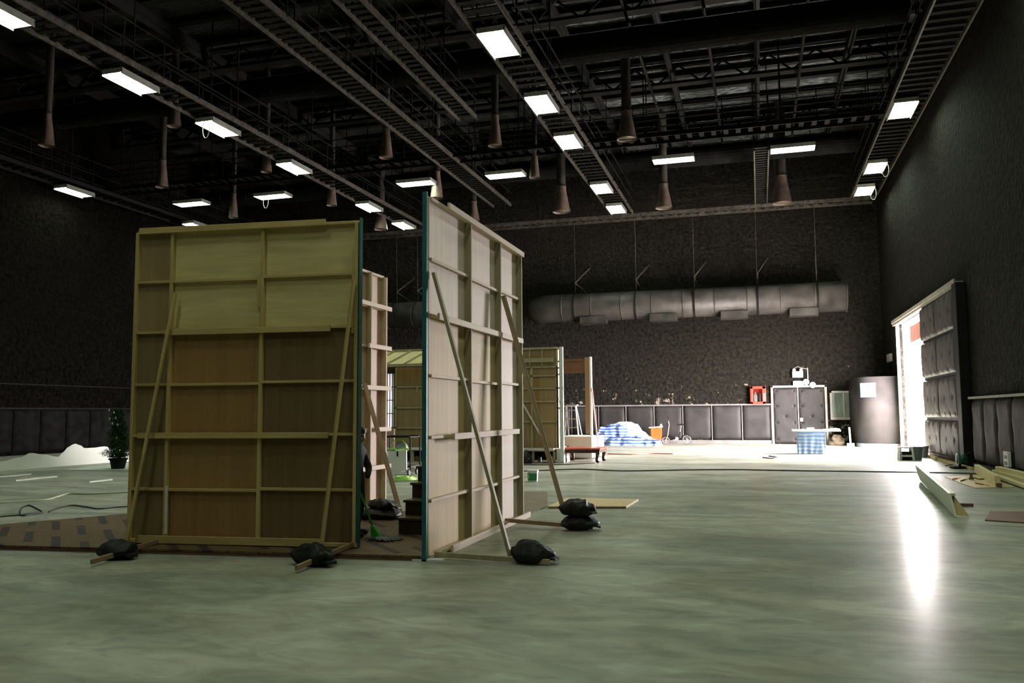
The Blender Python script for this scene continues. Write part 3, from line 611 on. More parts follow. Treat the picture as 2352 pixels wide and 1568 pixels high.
# wide flat, framed side to the camera
FX0, FX1, FZ0, FZ1 = -7.0, -4.235, .065, 3.68
def fy(x): return 8.10 + (x - FX0) * .11
t = thing('scenery_flat', 'wide plywood scenery flat, dark below and yellow above, framed back towards the camera', 'scenery flat', (-5.6, fy(-5.6), .06), 'plywood flats')
zr = [FZ0] + [.62, 1.26, 1.90, 2.53, 3.10] + [FZ1]
# level of each cross rail measured on the picture at this depth
zr = [FZ0 + .02] + [aY(500, y, fy(-6.1)).z for y in (1124, 1000, 881, 760, 643)] + [FZ1 - .03]
sx = [FX0 + .03, aY(395, 800, fy(-6.5)).x, aY(603.5, 800, fy(-5.4)).x, FX1 - .04]
def flatbar(x0, x1, z0, z1, d0, d1): # a box lying along the slightly turned flat; d = distance in front of the sheet
    mb = MB(); vs = []
    for zz in (z0, z1):
        for (xx, dd) in ((x0, d0), (x1, d0), (x1, d1), (x0, d1)): vs.append((xx + .11 * dd, fy(xx) - dd, zz))
    return mb.add(vs, [(0, 1, 2, 3), (4, 5, 6, 7), (0, 1, 5, 4), (1, 2, 6, 5), (2, 3, 7, 6), (3, 0, 4, 7)])
mats = [['plyG', 'plyB', 'plyD'], ['plyR', 'plyL', 'plyL']]
for i in range(3):
    x0 = FX0 if i == 0 else sx[i]; x1 = FX1 if i == 2 else sx[i + 1]
    flatbar(x0, x1, FZ0, zr[4], -.012, 0).build('plywood_sheet', mats[0][i], t)
    flatbar(x0, x1, zr[4], FZ1, -.012, 0).build('plywood_sheet', mats[1][i], t)
for i, x in enumerate(sx): flatbar(x - .02, x + .02, FZ0, FZ1 - .03, 0, .055).build('stud', 'bat', t, bevel=.003)
for j, z in enumerate(zr):
    if j == 0: flatbar(FX0, FX1, z - .02, z + .02, 0, .055).build('rail', 'batx', t, bevel=.003)
    for i in range(3):
        if j in (0,): continue
        a, b_ = sx[i] + .02, sx[i + 1] - .02
        dz = (0, -.005, .012)[i] if j < 6 else 0
        flatbar(a, b_, z - .015 + dz, z + .015 + dz, 0, .05).build('rail', 'batx', t, bevel=.003)
flatbar(FX0 + .07, sx[3] - .36, FZ1 - .055, FZ1 + .015, .055, .085).build('top_batten', 'batx', t, bevel=.003)
flatbar(sx[0] + .10, sx[3] - .30, zr[2] - .03, zr[2] + .035, .055, .085).build('cross_batten', 'batx', t, bevel=.003)
flatbar(sx[1] - .05, sx[3] - .29, zr[4] - .04, zr[4] + .03, .055, .08).build('cross_batten', 'batx', t, bevel=.003)
flatbar(FX0 + .15, sx[3] - .35, FZ0 + .0, FZ0 + .085, .055, .085).build('bottom_batten', 'batx', t, bevel=.003)
flatbar(sx[3] - .05, sx[3] - .02, 2.4, 3.35, .0, .05).build('stud', 'bat', t)
flatbar(sx[2] - .055, sx[2] - .02, 2.72, 3.08, 0, .055).build('stud', 'bat', t)
MB().box(FX1, FX1 + .012, fy(FX1) - .055, fy(FX1) + .01, FZ0 - .0, FZ1 + .02).build('teal_edge', 'teal', t)['label'] = 'teal painted edge'
flatbar(aY(387, 1160, fy(-6.5)).x, aY(391.5, 1160, fy(-6.5)).x, aY(389, 1228, fy(-6.6)).z + .02, aY(389, 1114, fy(-6.5)).z, .055, .07).build('tape_strip', 'tape', t)
b1t = aY(403, 672, fy(-6.6) - .08); b1b = aZ(291, 1243, .10)
brace(t, b1t, b1b, 'bat', .05, .032)
f1a = aZ(395, 1232, .10); f1b = aZ(210, 1290, .05); brace_foot(t, f1b, f1a, 'post')
b2t = aY(813, 645, fy(-4.35) - .08); b2b = aZ(738, 1257, .10); brace(t, b2t, b2b, 'bat', .05, .032)
f2a = aZ(823, 1244, .10); f2b = aZ(680, 1304, .05); brace_foot(t, f2b, f2a, 'post')

# tall pale flat seen sharply from the side
t = thing('scenery_flat', 'tall pale scenery flat with teal front edge, framed side towards the daylight', 'scenery flat', (-3.3, 9.9, 0), 'plywood flats')
SX, Y0, Y1, HT = -3.345, 8.10, 11.62, 3.83
zs = [.03, .60, 1.255, 1.90, 2.54, 3.14, 3.80]
studs = [8.16, 9.36, 10.56, 11.58]
seams = [Y0, 9.36, 10.56, Y1]
cols = [('plyT', 'plyC'), ('plyT', 'plyC'), ('plyP', 'plyC')]
for i in range(3):
    MB().box(SX - .012, SX, seams[i] + .002, seams[i + 1] - .002, .03, 2.54).build('plywood_sheet', cols[i][0] if i < 2 else 'plyC', t)
    MB().box(SX - .012, SX, seams[i] + .002, seams[i + 1] - .002, 2.54, HT).build('plywood_sheet', cols[i][1], t)
for y in studs: MB().box(SX, SX + (.085 if y > 8.5 else .026), y - .018, y + .018, .03, HT - .03).build('stud', 'batg', t, bevel=.003)
for z in zs:
    for i in range(3):
        a, b_ = studs[i] + .018, studs[i + 1] - .018; dz = (0, -.012, .008)[i] if 0 < zs.index(z) < 6 else 0
        MB().box(SX, SX + .05, a, b_, z - .017 + dz, z + .017 + dz).build('rail', 'baty', t, bevel=.003)
MB().box(SX + .085, SX + .115, 8.55, Y1, HT - .06, HT + .01).build('top_batten', 'baty', t, bevel=.003)
MB().box(SX + .085, SX + .11, 8.25, 11.55, 2.50, 2.57).build('cross_batten', 'baty', t, bevel=.003)
MB().box(SX + .085, SX + .115, 8.7, 11.3, 1.215, 1.285).build('cross_batten', 'baty', t, bevel=.003)
MB().box(SX + .085, SX + .115, 8.65, 11.85, .0, .08).build('bottom_batten', 'baty', t, bevel=.003)
MB().box(SX - .014, SX + .036, Y0 - .03, Y0, 0, HT + .02).build('teal_edge', 'teal', t)['label'] = 'teal painted front edge'
MB().box(SX - .12, SX + .2, Y0 - .03, Y0 + .09, 0, .02).build('base_plate', 'white', t)
brace(t, (SX + .055, 8.22, 3.0), aZ(1172, 1277, .06), 'batg', .065, .035)
brace_foot(t, aZ(1262, 1290, .04), (SX + .06, 8.24, .05), 'batg')
brace(t, (SX + .12, 10.54, 3.06), aZ(1297, 1180, .09), 'batg', .065, .035)
brace_foot(t, aZ(1362, 1211, .04), (SX + .06, 10.75, .09), 'post')

# narrow flat seen behind, between the two
t = thing('scenery_flat', 'narrow pinkish flat standing behind, seen in the gap between two front flats', 'scenery flat', (-5.9, 11.4, 0), 'plywood flats')
S3 = -5.955
MB().box(S3 - .012, S3, 9.9, 12.6, .06, 3.78).build('plywood_sheet', 'plyP', t)
for y in (9.95, 11.02, 12.02, 12.58): MB().box(S3, S3 + .09, y - .02, y + .02, .06, 3.76).build('stud', 'batg' if y < 12.5 else 'baty', t, bevel=.003)
for j, z in enumerate((.1, .64, 1.26, 1.92, 2.58, 3.22, 3.76)):
    MB().box(S3, S3 + .05, 9.97, 12.56, z - .02, z + .02).build('rail', 'baty', t, bevel=.003)
for z, y0 in ((3.24, 11.0), (2.58, 11.9), (1.92, 11.5), (1.26, 12.2), (.66, 11.2)): MB().box(S3 + .09, S3 + .12, y0, 12.72, z - .035, z + .035).build('cross_batten', 'baty', t, bevel=.003)
brace(t, (S3 + .12, 11.72, 1.98), aZ(921, 1182, .06), 'post', .065, .035)
brace_foot(t, aZ(925, 1190, .03), (S3 + .06, 11.5, .08), 'post')

# ------------------------------------------------------------------ painted decks on the floor, stairs
deck = [(-10.9, 7.32), (-3.36, 8.08), (-3.36, 11.75), (-8.45, 11.55), (-9.07, 10.44)]
t = thing('floor_deck', 'low deck painted as parquet with dark squares, under the flats', 'deck', (-6.5, 9.5, 0))
def inset(poly, k):
    cx_ = sum(p[0] for p in poly) / len(poly); cy_ = sum(p[1] for p in poly) / len(poly)
    return [(cx_ + (x - cx_) * k, cy_ + (y - cy_) * k) for x, y in poly]
MB().prism(deck, .035, .055).build('deck_top', 'parquet', t)
MB().prism(inset(deck, .996), 0, .034).build('deck_frame', 'hard', t)
# leave the deck exactly under what stands on it
o = MB().prism([(-5.2, 11.85), (-3.30, 11.85), (-3.34, 13.3), (-3.9, 15.5), (-5.2, 15.5)], 0, .02).build('floor_panel', 'dustyp', None); tag(o, 'thin brown floor panel behind the tall pale flat', 'panel')
a, b2, c2, d2 = aZ(1258, 1163, .03), aZ(1438, 1163, .03), aZ(1466, 1146, .03), aZ(1302, 1143, .03)
o = MB().prism([(v.x, v.y) for v in (a, b2, c2, d2)], .012 + .01, .035).prism([(v.x + .0, v.y + .03) for v in (a, b2, c2, d2)], 0, .021).build('plywood_sheet', 'plyT', None); tag(o, 'pale plywood sheet lying on the floor behind the stacked sandbags', 'plywood sheet')

t = thing('wooden_steps', 'dark brown wooden steps rising behind the teal edged flat', 'steps', (-3.9, 9.5, .056))
for k, (xl_, y0, y1, z1) in enumerate(((-4.257, 9.44, 9.70, .254), (-4.28, 9.69, 10.0, .439), (-4.32, 9.995, 10.26, .626), (-4.35, 10.25, 10.53, .82), (-4.38, 10.52, 11.3, 1.01))):
    MB().box(xl_ + .02, -3.45, y0 + .02, y1, .056, z1 - .03).build('riser', 'stair', t)
    MB().box(xl_, -3.44, y0 - .01, y1 + .01, z1 - .03, z1).build('tread', 'stairt', t, bevel=.005)

# ------------------------------------------------------------------ sandbags
def sandbag(c, L, Wd, Ht, rot, lab, seed, group='black sandbags on the brace feet', tilt=0., fold=.06):
    mb = MB(); vs = []; nu, nv = 40, 22; rt = Matrix.Rotation(rot, 3, 'Z') @ Matrix.Rotation(tilt, 3, 'Y')
    for j in range(nv + 1):
        ph = -math.pi / 2 + math.pi * j / nv
        for i in range(nu):
            th = 2 * math.pi * i / nu
            ex = .62
            cx_, sx_ = math.cos(th), math.sin(th)
            x = math.copysign(abs(cx_) ** ex, cx_) * math.cos(ph) ** .75
            y = math.copysign(abs(sx_) ** ex, sx_) * math.cos(ph) ** .75
            z = math.sin(ph)
            corner = abs(x * y)
            zz = z * (1 - .45 * corner) * (1 - .25 * x * x)
            p = Vector((x * L / 2, y * Wd / 2, zz * Ht / 2 if zz > 0 else zz * Ht / 2 * .8))
            p += Vector((wob(p, 5, fold, seed), wob(p, 5, fold * .8, seed + 9), abs(wob(p, 7, fold * 1.1, seed + 3)) - fold * .3))
            vs.append(p)
    zmin = min(v.z for v in vs); cut = zmin + Ht * .16
    vs = [Vector(c) + rt @ Vector((v.x, v.y, max(v.z, cut) - cut)) for v in vs]
    zb = min(v.z for v in vs) - c[2]; vs = [v - Vector((0, 0, zb)) for v in vs]
    fs = [(j * nu + i, j * nu + (i + 1) % nu, (j + 1) * nu + (i + 1) % nu, (j + 1) * nu + i) for j in range(nv) for i in range(nu)]
    t = thing('sandbag', lab, 'sandbag', c, group)
    mb.add(vs, fs).build('bag_body', 'bag', t, smooth=True)
    # stitched seam tab at one end and a short strap
    e = Vector(c) + rt @ Vector((L / 2 * .93, 0, Ht * .18))
    MB().add([e + rt @ Vector(v) for v in ((-.02, -Wd * .25, 0), (.06, -Wd * .2, -.02), (.06, Wd * .2, -.03), (-.02, Wd * .25, 0), (-.02, -Wd * .25, .02), (.06, -Wd * .2, .0), (.06, Wd * .2, .0), (-.02, Wd * .25, .02))],
             [(0, 3, 2, 1), (4, 5, 6, 7), (0, 1, 5, 4), (1, 2, 6, 5), (2, 3, 7, 6), (3, 0, 4, 7)]).build('seam_tab', 'bag', t)
    return t
p = aZ(265, 1281, .0); sandbag((p.x, p.y, .012), .50, .30, .25, -.25, 'black sandbag at the bottom left of the wide flat, on the left brace foot', 1)
p = aZ(719, 1297, .0); sandbag((p.x, p.y, .012), .48, .30, .26, -.35, 'black sandbag on the foot of the wide flat right brace', 2)
p = aZ(1223, 1292, .0); sandbag((p.x, p.y, .012), .44, .32, .27, -.1, 'single black sandbag at the near foot of the tall pale flat', 3)
p = aZ(1331, 1217, .0); sandbag((p.x, p.y, .012), .46, .34, .24, .15, 'lower of the two stacked sandbags on the far foot of the pale flat', 4)
sandbag((p.x - .03, p.y + .02, .19), .42, .32, .27, -.3, 'upper of the two stacked sandbags on the far foot of the pale flat', 5)
p = aZ(872, 1190, .06); sandbag((p.x, p.y, .058), .62, .36, .20, .1, 'large slumped sandbag on the deck beside the dark steps, lower one', 6)
sandbag((p.x + .03, p.y + .02, .20), .48, .30, .15, -.1, 'sandbag lying on top of another beside the dark steps', 8)

# ------------------------------------------------------------------ person with mop
def skinned(name, chains, m, parent, sub=2):
    me = bpy.data.meshes.new(name); vs = []; es = []; rs = []; idx = {}
    off = Vector(parent.location)
    for ch in chains:
        prev = None
        for (p, rr) in ch:
            key = tuple(round(c_, 4) for c_ in p)
            if key not in idx: idx[key] = len(vs); vs.append(tuple(Vector(p) - off)); rs.append(rr)
            i = idx[key]
            if prev is not None and prev != i: es.append((prev, i))
            prev = i
    me.from_pydata(vs, es, []); o = bpy.data.objects.new(name, me); C.objects.link(o); o.parent = parent
    me.materials.append(M[m]); md = o.modifiers.new('skin', 'SKIN'); md.use_smooth_shade = True
    for i, rr in enumerate(rs):
        q = rr if isinstance(rr, tuple) else (rr, rr); me.skin_vertices[0].data[i].radius = q
    me.skin_vertices[0].data[0].use_root = True
    s_ = o.modifiers.new('sub', 'SUBSURF'); s_.levels = sub; s_.render_levels = sub
    return o
PX, PY, PZ = -4.66, 9.16, .058         # standing on the deck, mostly behind the wide flat
pt = thing('person', 'person in black clothes mopping, half hidden behind the wide flat', 'person', (PX, PY, PZ))
def q(x, y, z): return (PX + x, PY + y, PZ + z)
# one continuous body (+x is the direction the person faces)
sk = [[(q(-.06, 0, .66), .125), (q(-.05, 0, .80), .13), (q(-.01, 0, .93), .135), (q(.0, 0, 1.02), .11), (q(.0, 0, 1.07), .055), (q(.01, 0, 1.11), .055)],
      [(q(-.06, 0, .66), .125), (q(-.03, .10, .60), .095), (q(0, .11, .36), .062), (q(-.05, .12, .10), .042), (q(-.05, .12, .045), .045), (q(.10, .13, .03), .032)],
      [(q(-.06, 0, .66), .125), (q(-.03, -.10, .60), .095), (q(.05, -.11, .36), .062), (q(.01, -.12, .10), .042), (q(.01, -.12, .045), .045), (q(.17, -.13, .03), .032)],
      [(q(.0, 0, 1.02), .11), (q(-.01, .17, .99), .062), (q(.06, .22, .79), .045), (q(.10, .10, .68), .032)],
      [(q(.0, 0, 1.02), .11), (q(-.01, -.17, .99), .062), (q(.09, -.20, .77), .048), (q(.06, -.08, .86), .032)]]
body = skinned('body', sk, 'cloth', pt)
hd = Vector(q(.015, 0, 1.18))
mb = MB(); vs = []; nu, nv = 24, 16
for j in range(nv + 1):
    ph = -math.pi / 2 + math.pi * j / nv
    for i in range(nu):
        th = 2 * math.pi * i / nu; x, y, z = math.cos(ph) * math.cos(th), math.cos(ph) * math.sin(th), math.sin(ph)
        p = Vector((x * .095, y * .075, z * .115))
        if z < 0: p.x *= 1 - .12 * z * z; p.y *= 1 + .25 * z
        if x > .8: p.x += .02 * math.exp(-((z + .1) / .15) ** 2 - (y / .18) ** 2)      # nose
        if x > .6: p.x -= .010 * math.exp(-((z - .12) / .1) ** 2) * (abs(y) > .15)
        if abs(y) > .85: p.y *= 1.10
        vs.append(hd + Matrix.Rotation(.25, 3, 'Y') @ p)
mb.add(vs, [(j * nu + i, j * nu + (i + 1) % nu, (j + 1) * nu + (i + 1) % nu, (j + 1) * nu + i) for j in range(nv) for i in range(nu)]).build('head', 'skin', pt, smooth=True)
vs = []
for j in range(nv + 1):
    ph = -math.pi / 2 + math.pi * j / nv
    for i in range(nu):
        th = 2 * math.pi * i / nu; x, y, z = math.cos(ph) * math.cos(th), math.cos(ph) * math.sin(th), math.sin(ph)
        k = 1.12 if (x < .35 or z > .45) else .9
        vs.append(hd + Matrix.Rotation(.25, 3, 'Y') @ Vector((x * .10 * k, y * .082 * k, z * .118 * k + .006)))
MB().add(vs, mb.f).build('hair', 'hair', pt, smooth=True)
mop_b = aZ(866, 1236, .075); mop_a = aY(829, 1135, mop_b.y - .08); mop_a = mop_b + (mop_a - mop_b) * 2.0
mop_b.y += 0
for s_, k in ((1, .22), (-1, .06)):     # two hands around the mop handle
    c = mop_a.lerp(mop_b, k); ax = (mop_b - mop_a).normalized(); sd = ax.cross(Vector((0, 0, 1))).normalized(); fwd = ax.cross(sd).normalized()
    chains = [[(tuple(c - fwd * .03 + sd * s_ * .0), .022), (tuple(c - fwd * .035 + sd * .02 * s_ + ax * .03), .02)]]
    for n_ in range(4):
        o_ = c + ax * (-.028 + .019 * n_); ln = (.9, 1, .97, .8)[n_]
        chains.append([(tuple(o_ + fwd * (-.03)), .010), (tuple(o_ + sd * .03 * ln - fwd * .015), .009), (tuple(o_ + sd * .03 * ln + fwd * .015), .0085), (tuple(o_ + sd * .012 + fwd * .028 * ln), .008)])
    o_ = c - ax * .035; chains.append([(tuple(o_ - fwd * .028), .011), (tuple(o_ - sd * .026), .010), (tuple(o_ - sd * .022 + fwd * .02), .009)])
    for ii, ch in enumerate(chains): pass
    allc = [chains[0]] + [[chains[0][0]] + ch for ch in chains[1:]]
    skinned('hand', allc, 'skin', pt, 1)
t = thing('mop', 'green handled mop with a grey string head on the painted deck', 'mop', (mop_b.x, mop_b.y, .058))
MB().tube([mop_a, mop_b + (mop_a - mop_b).normalized() * .12], .013, 10).build('handle', 'green', t, smooth=True)
MB().add(*(lambda c, dd: ([c + dd * .16 + Vector(v) for v in ((-.02, -.02, 0), (.02, -.02, 0), (.02, .02, 0), (-.02, .02, 0))] + [c + Vector(v) for v in ((-.06, -.04, -.01), (.08, -.04, -.01), (.08, .04, -.01), (-.06, .04, -.01))], [(0, 1, 2, 3), (4, 7, 6, 5), (0, 4, 5, 1), (1, 5, 6, 2), (2, 6, 7, 3), (3, 7, 4, 0)]))(mop_b, (mop_a - mop_b).normalized())).build('clamp', 'green', t, bevel=.008)
mb = MB(); rs_ = random.Random(3)
for k in range(70):
    a = rs_.uniform(-.5, .5) * math.pi + (0 if k % 4 else math.pi); L = rs_.uniform(.14, .36) * (1 if math.cos(a) > 0 else .5); c = Vector((mop_b.x, mop_b.y, .07)); pts = []
    for j in range(6):
        u = j / 5; pts.append((c.x + math.cos(a) * L * u + rs_.uniform(-.01, .01), c.y + math.sin(a) * L * u * .55 + rs_.uniform(-.012, .012), .068 + .03 * (1 - u) + rs_.uniform(-.0, .012)))
    mb.tube(pts, .008, 5)
tag(mb.build('mop_strings', 'mop', t, smooth=True), kind='stuff')

# ------------------------------------------------------------------ ground row, strips of snow cloth, plant, hoses at the left
base = [(-160, 1093), (-60, 1086), (0, 1081), (60, 1077), (134, 1071), (200, 1066), (250, 1062), (300, 1059), (340, 1057)]
tops = {-160: 1068, -60: 1066, 0: 1060, 45: 1050, 68: 1040, 95: 1043, 132: 1049, 146: 1036, 156: 1025, 170: 1018.5, 183: 1023, 192: 1029, 210: 1028, 238: 1025, 262: 1030, 292: 1037, 340: 1046}
def bx_(px):
    for (a, ya), (b_, yb) in zip(base[:-1], base[1:]):
        if a <= px <= b_: return ya + (yb - ya) * (px - a) / (b_ - a)
kx = sorted(tops); vs = []; n_ = 80
for i in range(n_ + 1):
    px = -160 + 500 * i / n_
    for a, b_ in zip(kx[:-1], kx[1:]):
        if a <= px <= b_: u = (px - a) / (b_ - a); u = u * u * (3 - 2 * u); ty = tops[a] + (tops[b_] - tops[a]) * u
    g_ = aZ(px, bx_(px), 0); top = aY(px, ty, g_.y); vs.append((g_, max(.05, top.z)))
mb = MB(); V = []
for g_, z in vs: V += [(g_.x, g_.y, 0), (g_.x, g_.y, z), (g_.x - .01, g_.y + .03, z), (g_.x - .01, g_.y + .03, 0)]
Fs = []
for i in range(n_):
    for k in range(4): Fs.append((i * 4 + k, i * 4 + (k + 1) % 4, i * 4 + 4 + (k + 1) % 4, i * 4 + 4 + k))
Fs += [(0, 1, 2, 3), (n_ * 4, n_ * 4 + 3, n_ * 4 + 2, n_ * 4 + 1)]
o = mb.add(V, Fs).build('scenic_ground_row', 'snow', None); tag(o, 'white cut out row of low hills standing along the left wall side', 'scenery cutout')
def strip(pts, lab, m='tape', h=.012, name='cloth_strip', cat='cloth strip', group=None):
    v = [aZ(x, y, 0) for x, y in pts]; o = MB().prism([(a.x, a.y) for a in v], 0, h).build(name, m, None); return tag(o, lab, cat, group)
strip([(150, 1079), (200, 1073), (260, 1067), (320, 1060), (320, 1070), (292, 1078), (230, 1080)], 'white sheet on the floor under the potted plant', 'snow', name='floor_sheet', cat='sheet')
strip([(34, 1102), (90, 1096), (130, 1093), (132, 1095), (90, 1099), (37, 1104.5)], 'long white strip on the floor at the far left', 'tape', group='white strips on the left floor')
strip([(205, 1105.5), (257, 1100), (259, 1102), (206, 1107.5)], 'short white strip on the floor below the potted plant', 'tape', group='white strips on the left floor')
strip([(0, 1094), (60, 1089), (72, 1088), (72, 1089.5), (0, 1096)], 'thin white strip on the floor nearest the cut out hills', 'tape', group='white strips on the left floor')

pp = aZ(271, 1077, 0); t = thing('potted_tree', 'small bushy evergreen in a black pot with white blossoms at the top', 'plant', (pp.x, pp.y, 0.013))
pr = aZ(285, 1077, 0).x - pp.x; ph = aY(271, 1053, pp.y).z; tz = aY(265, 940, pp.y).z
pr = (aY(287, 1060, pp.y) - aY(255, 1060, pp.y)).x / 2
MB().lathe((pp.x, pp.y, .013), [(pr * .72, 0), (pr * .95, ph * .85), (pr * 1.08, ph * .86), (pr * 1.08, ph), (pr * .95, ph), (pr * .9, ph - .04)], 24).build('pot', 'black', t, smooth=False)
MB().tube([(pp.x, pp.y, ph - .05), (pp.x - .02, pp.y, ph + .5), (pp.x - .05, pp.y, tz - .3)], [.03, .022, .01], 8).build('stem', 'bark', t, smooth=True)
rs_ = random.Random(5); mb = MB(); Hh = tz - ph
def leaf(mb, p, dirv, L, w):
    dd = dirv.normalized(); sd = dd.cross(Vector((0, 0, 1))); sd = (sd.normalized() if sd.length > .01 else Vector((1, 0, 0))) * w; up = sd.cross(dd).normalized() * w * .35
    mb.add([p, p + dd * L * .5 + sd + up, p + dd * L, p + dd * L * .5 - sd + up, p + dd * L * .5 - up * .6], [(0, 1, 4), (1, 2, 4), (2, 3, 4), (3, 0, 4), (0, 3, 2, 1)])
for k in range(5200):
    u = rs_.random() ** 1.15; a = rs_.uniform(0, 2 * math.pi); z = ph + .02 + u * (Hh - .05)
    env = (.33 + .28 * noise.noise(Vector((math.cos(a) * 1.4, math.sin(a) * 1.4, u * 7)))) * (1.04 - u) ** .5 * (1 if u > .12 else .6 + 3.3 * u)
    rr = env * rs_.uniform(.08, 1.0) ** .7
    p = Vector((pp.x - .05 * u + math.cos(a) * rr, pp.y + math.sin(a) * rr, z + wob((a, u * 5, 0), 2, .05)))
    leaf(mb, p, Vector((math.cos(a), math.sin(a), rs_.uniform(.1, 1.1))), rs_.uniform(.06, .10), .017)
tag(mb.build('foliage', 'foil', t), kind='stuff')
for (px, py) in ((262, 947), (252, 961), (266, 959), (258, 972), (270, 975), (268, 1005), (251, 941)):
    c = aY(px, py, pp.y - .28); mb = MB()
    for k in range(6):
        a = k * math.pi / 3; leaf(mb, c, Vector((math.cos(a), -.35, math.sin(a))), .045, .014)
    mb.build('blossom', 'petal', t)

def floor_cable(pts, rad, m, lab, name='cable', cat='cable', zs_=None, group=None, n=8):
    P = [Vector(aZ(x, y, rad)) for x, y in pts]
    for i, z in enumerate(zs_ or []): P[i].z = rad + z
    out = []
    for i in range(len(P) - 1):
        p0 = P[max(i - 1, 0)]; p1 = P[i]; p2 = P[i + 1]; p3 = P[min(i + 2, len(P) - 1)]
        for k in range(n):
            s_ = k / n; out.append(.5 * ((2 * p1) + (p2 - p0) * s_ + (2 * p0 - 5 * p1 + 4 * p2 - p3) * s_ ** 2 + (3 * p1 - p0 - 3 * p2 + p3) * s_ ** 3))
    out.append(P[-1])
    for v in out: v.z = max(v.z, rad)
    o = MB().tube(out, rad, 7).build(name, m, None, smooth=True); return tag(o, lab, cat, group)
floor_cable([(-40, 1156), (0, 1154), (60, 1150), (110, 1146), (132, 1140), (160, 1133), (190, 1134), (230, 1133), (290, 1130), (360, 1127)], .014, 'palehose', 'pale green hose along the left floor with a raised bend', 'garden_hose', 'hose')
floor_cable([(-40, 1192), (0, 1186), (60, 1181), (95, 1176), (85, 1168), (66, 1160), (50, 1166), (46, 1178), (52, 1184), (75, 1181), (98, 1178)], .011, 'cable', 'dark cable with a loop on the floor at the far left')
floor_cable([(112, 1175), (135, 1166), (165, 1160), (200, 1164), (225, 1168), (262, 1165), (320, 1160)], .011, 'cable', 'wavy dark cable on the left floor, right of the looped cable')
floor_cable([(1150, 1084), (1215, 1081), (1330, 1077), (1430, 1081), (1560, 1079), (1680, 1078), (1800, 1080), (1950, 1082), (2100, 1084), (2200, 1086), (2290, 1089)], .014, 'cable', 'long black cable across the bright floor in front of the far door')
floor_cable([(1180, 1066), (1240, 1067), (1300, 1066), (1370, 1063)], .013, 'cable', 'short black cable in front of the low dark table')
floor_cable([(1396, 1042), (1450, 1043), (1500, 1041), (1545, 1042)], .015, 'redw', 'thin reddish cord on the floor right of the low table')
floor_cable([(1754, 1050), (1765, 1047), (1780, 1049), (1786, 1051), (1772, 1052), (1760, 1051), (1752, 1050)], .016, 'cable', 'small coil of dark cord on the bright floor left of the striped table')

# ------------------------------------------------------------------ set house on a raised platform
HY = 25.0
t = thing('set_house', 'unpainted plywood house set with sloping roof on a raised platform', 'house set', (-8.9, HY, 0))
hx = lambda px, py=900: aY(px, py, HY).x
hz = lambda px, py: aY(px, py, HY).z
L0, RX = hx(870), hx(1281); zb = .44
zt = hz(1250, 799); zl = hz(950, 843)
mid_x = hx(1110)
MB().box(hx(907), mid_x, HY, HY + .02, zb, zl).build('wall_sheet', 'plyH', t)
MB().box(mid_x, RX, HY, HY + .02, zb, zt).build('wall_sheet', 'plyH', t)
MB().box(hx(1214), hx(1240), HY - .006, HY, 1.35, 2.6).build('wall_patch', 'plyB', t)
MB().box(hx(1240), RX, HY - .006, HY, .6, 2.6).build('wall_patch', 'plyR', t)
for py in (888, 936, 982): MB().box(hx(907), mid_x, HY - .05, HY, hz(950, py) - .025, hz(950, py) + .025).build('rail', 'batg', t)
for py in (843, 863, 892, 922, 968): MB().box(mid_x, RX, HY - .05, HY, hz(1240, py) - .022, hz(1240, py) + .022).build('rail', 'batg', t)
MB().box(mid_x, RX, HY - .06, HY, zt - .04, zt + .02).build('rail', 'batg', t)
for px in (1218, 1247): MB().box(hx(px) - .02, hx(px) + .02, HY - .05, HY, hz(px, 843), zt - .04).build('stud', 'batg', t)
MB().box(hx(1200), hx(1274), HY - .09, HY - .05, hz(1240, 832), hz(1240, 822)).build('cross_batten', 'batg', t)
for px in (910, 1222, 1280): MB().box(hx(px) - .03, hx(px) + .03, HY - .05, HY, zb, (zl if px < 1000 else hz(1240, 843))).build('stud', 'batg', t)
# window
wx0, wx1 = hx(878), hx(907); wz0, wz1 = hz(895, 980), hz(895, 858)
MB().box(wx0 - .06, wx0, HY - .03, HY + .05, wz0 - .05, zl).box(wx1 - .03, wx1 + .0, HY - .03, HY + .05, wz0 - .05, zl).box(wx0, wx1, HY - .03, HY + .05, wz1, zl).build('window_frame', 'stair', t)
pw = MB().box(wx0, wx1, HY + .01, HY + .02, wz0, wz1).build('window_pane', 'frost', t)
mb = MB()
for k in range(1, 4): z = wz0 + (wz1 - wz0) * k / 4; mb.box(wx0, wx1, HY - .01, HY + .008, z - .012, z + .012)
for k in (1, 2, 3, 4): x = wx0 + (wx1 - wx0) * k / 5; mb.box(x - .01, x + .01, HY - .01, HY + .008, wz0, wz1)
mb.build('glazing_bar', 'black', t)
MB().box(wx0 - .6, wx1 - .02, HY - .02, HY + .03, zb, wz0 - .05).build('pink_panel', 'pink', t)
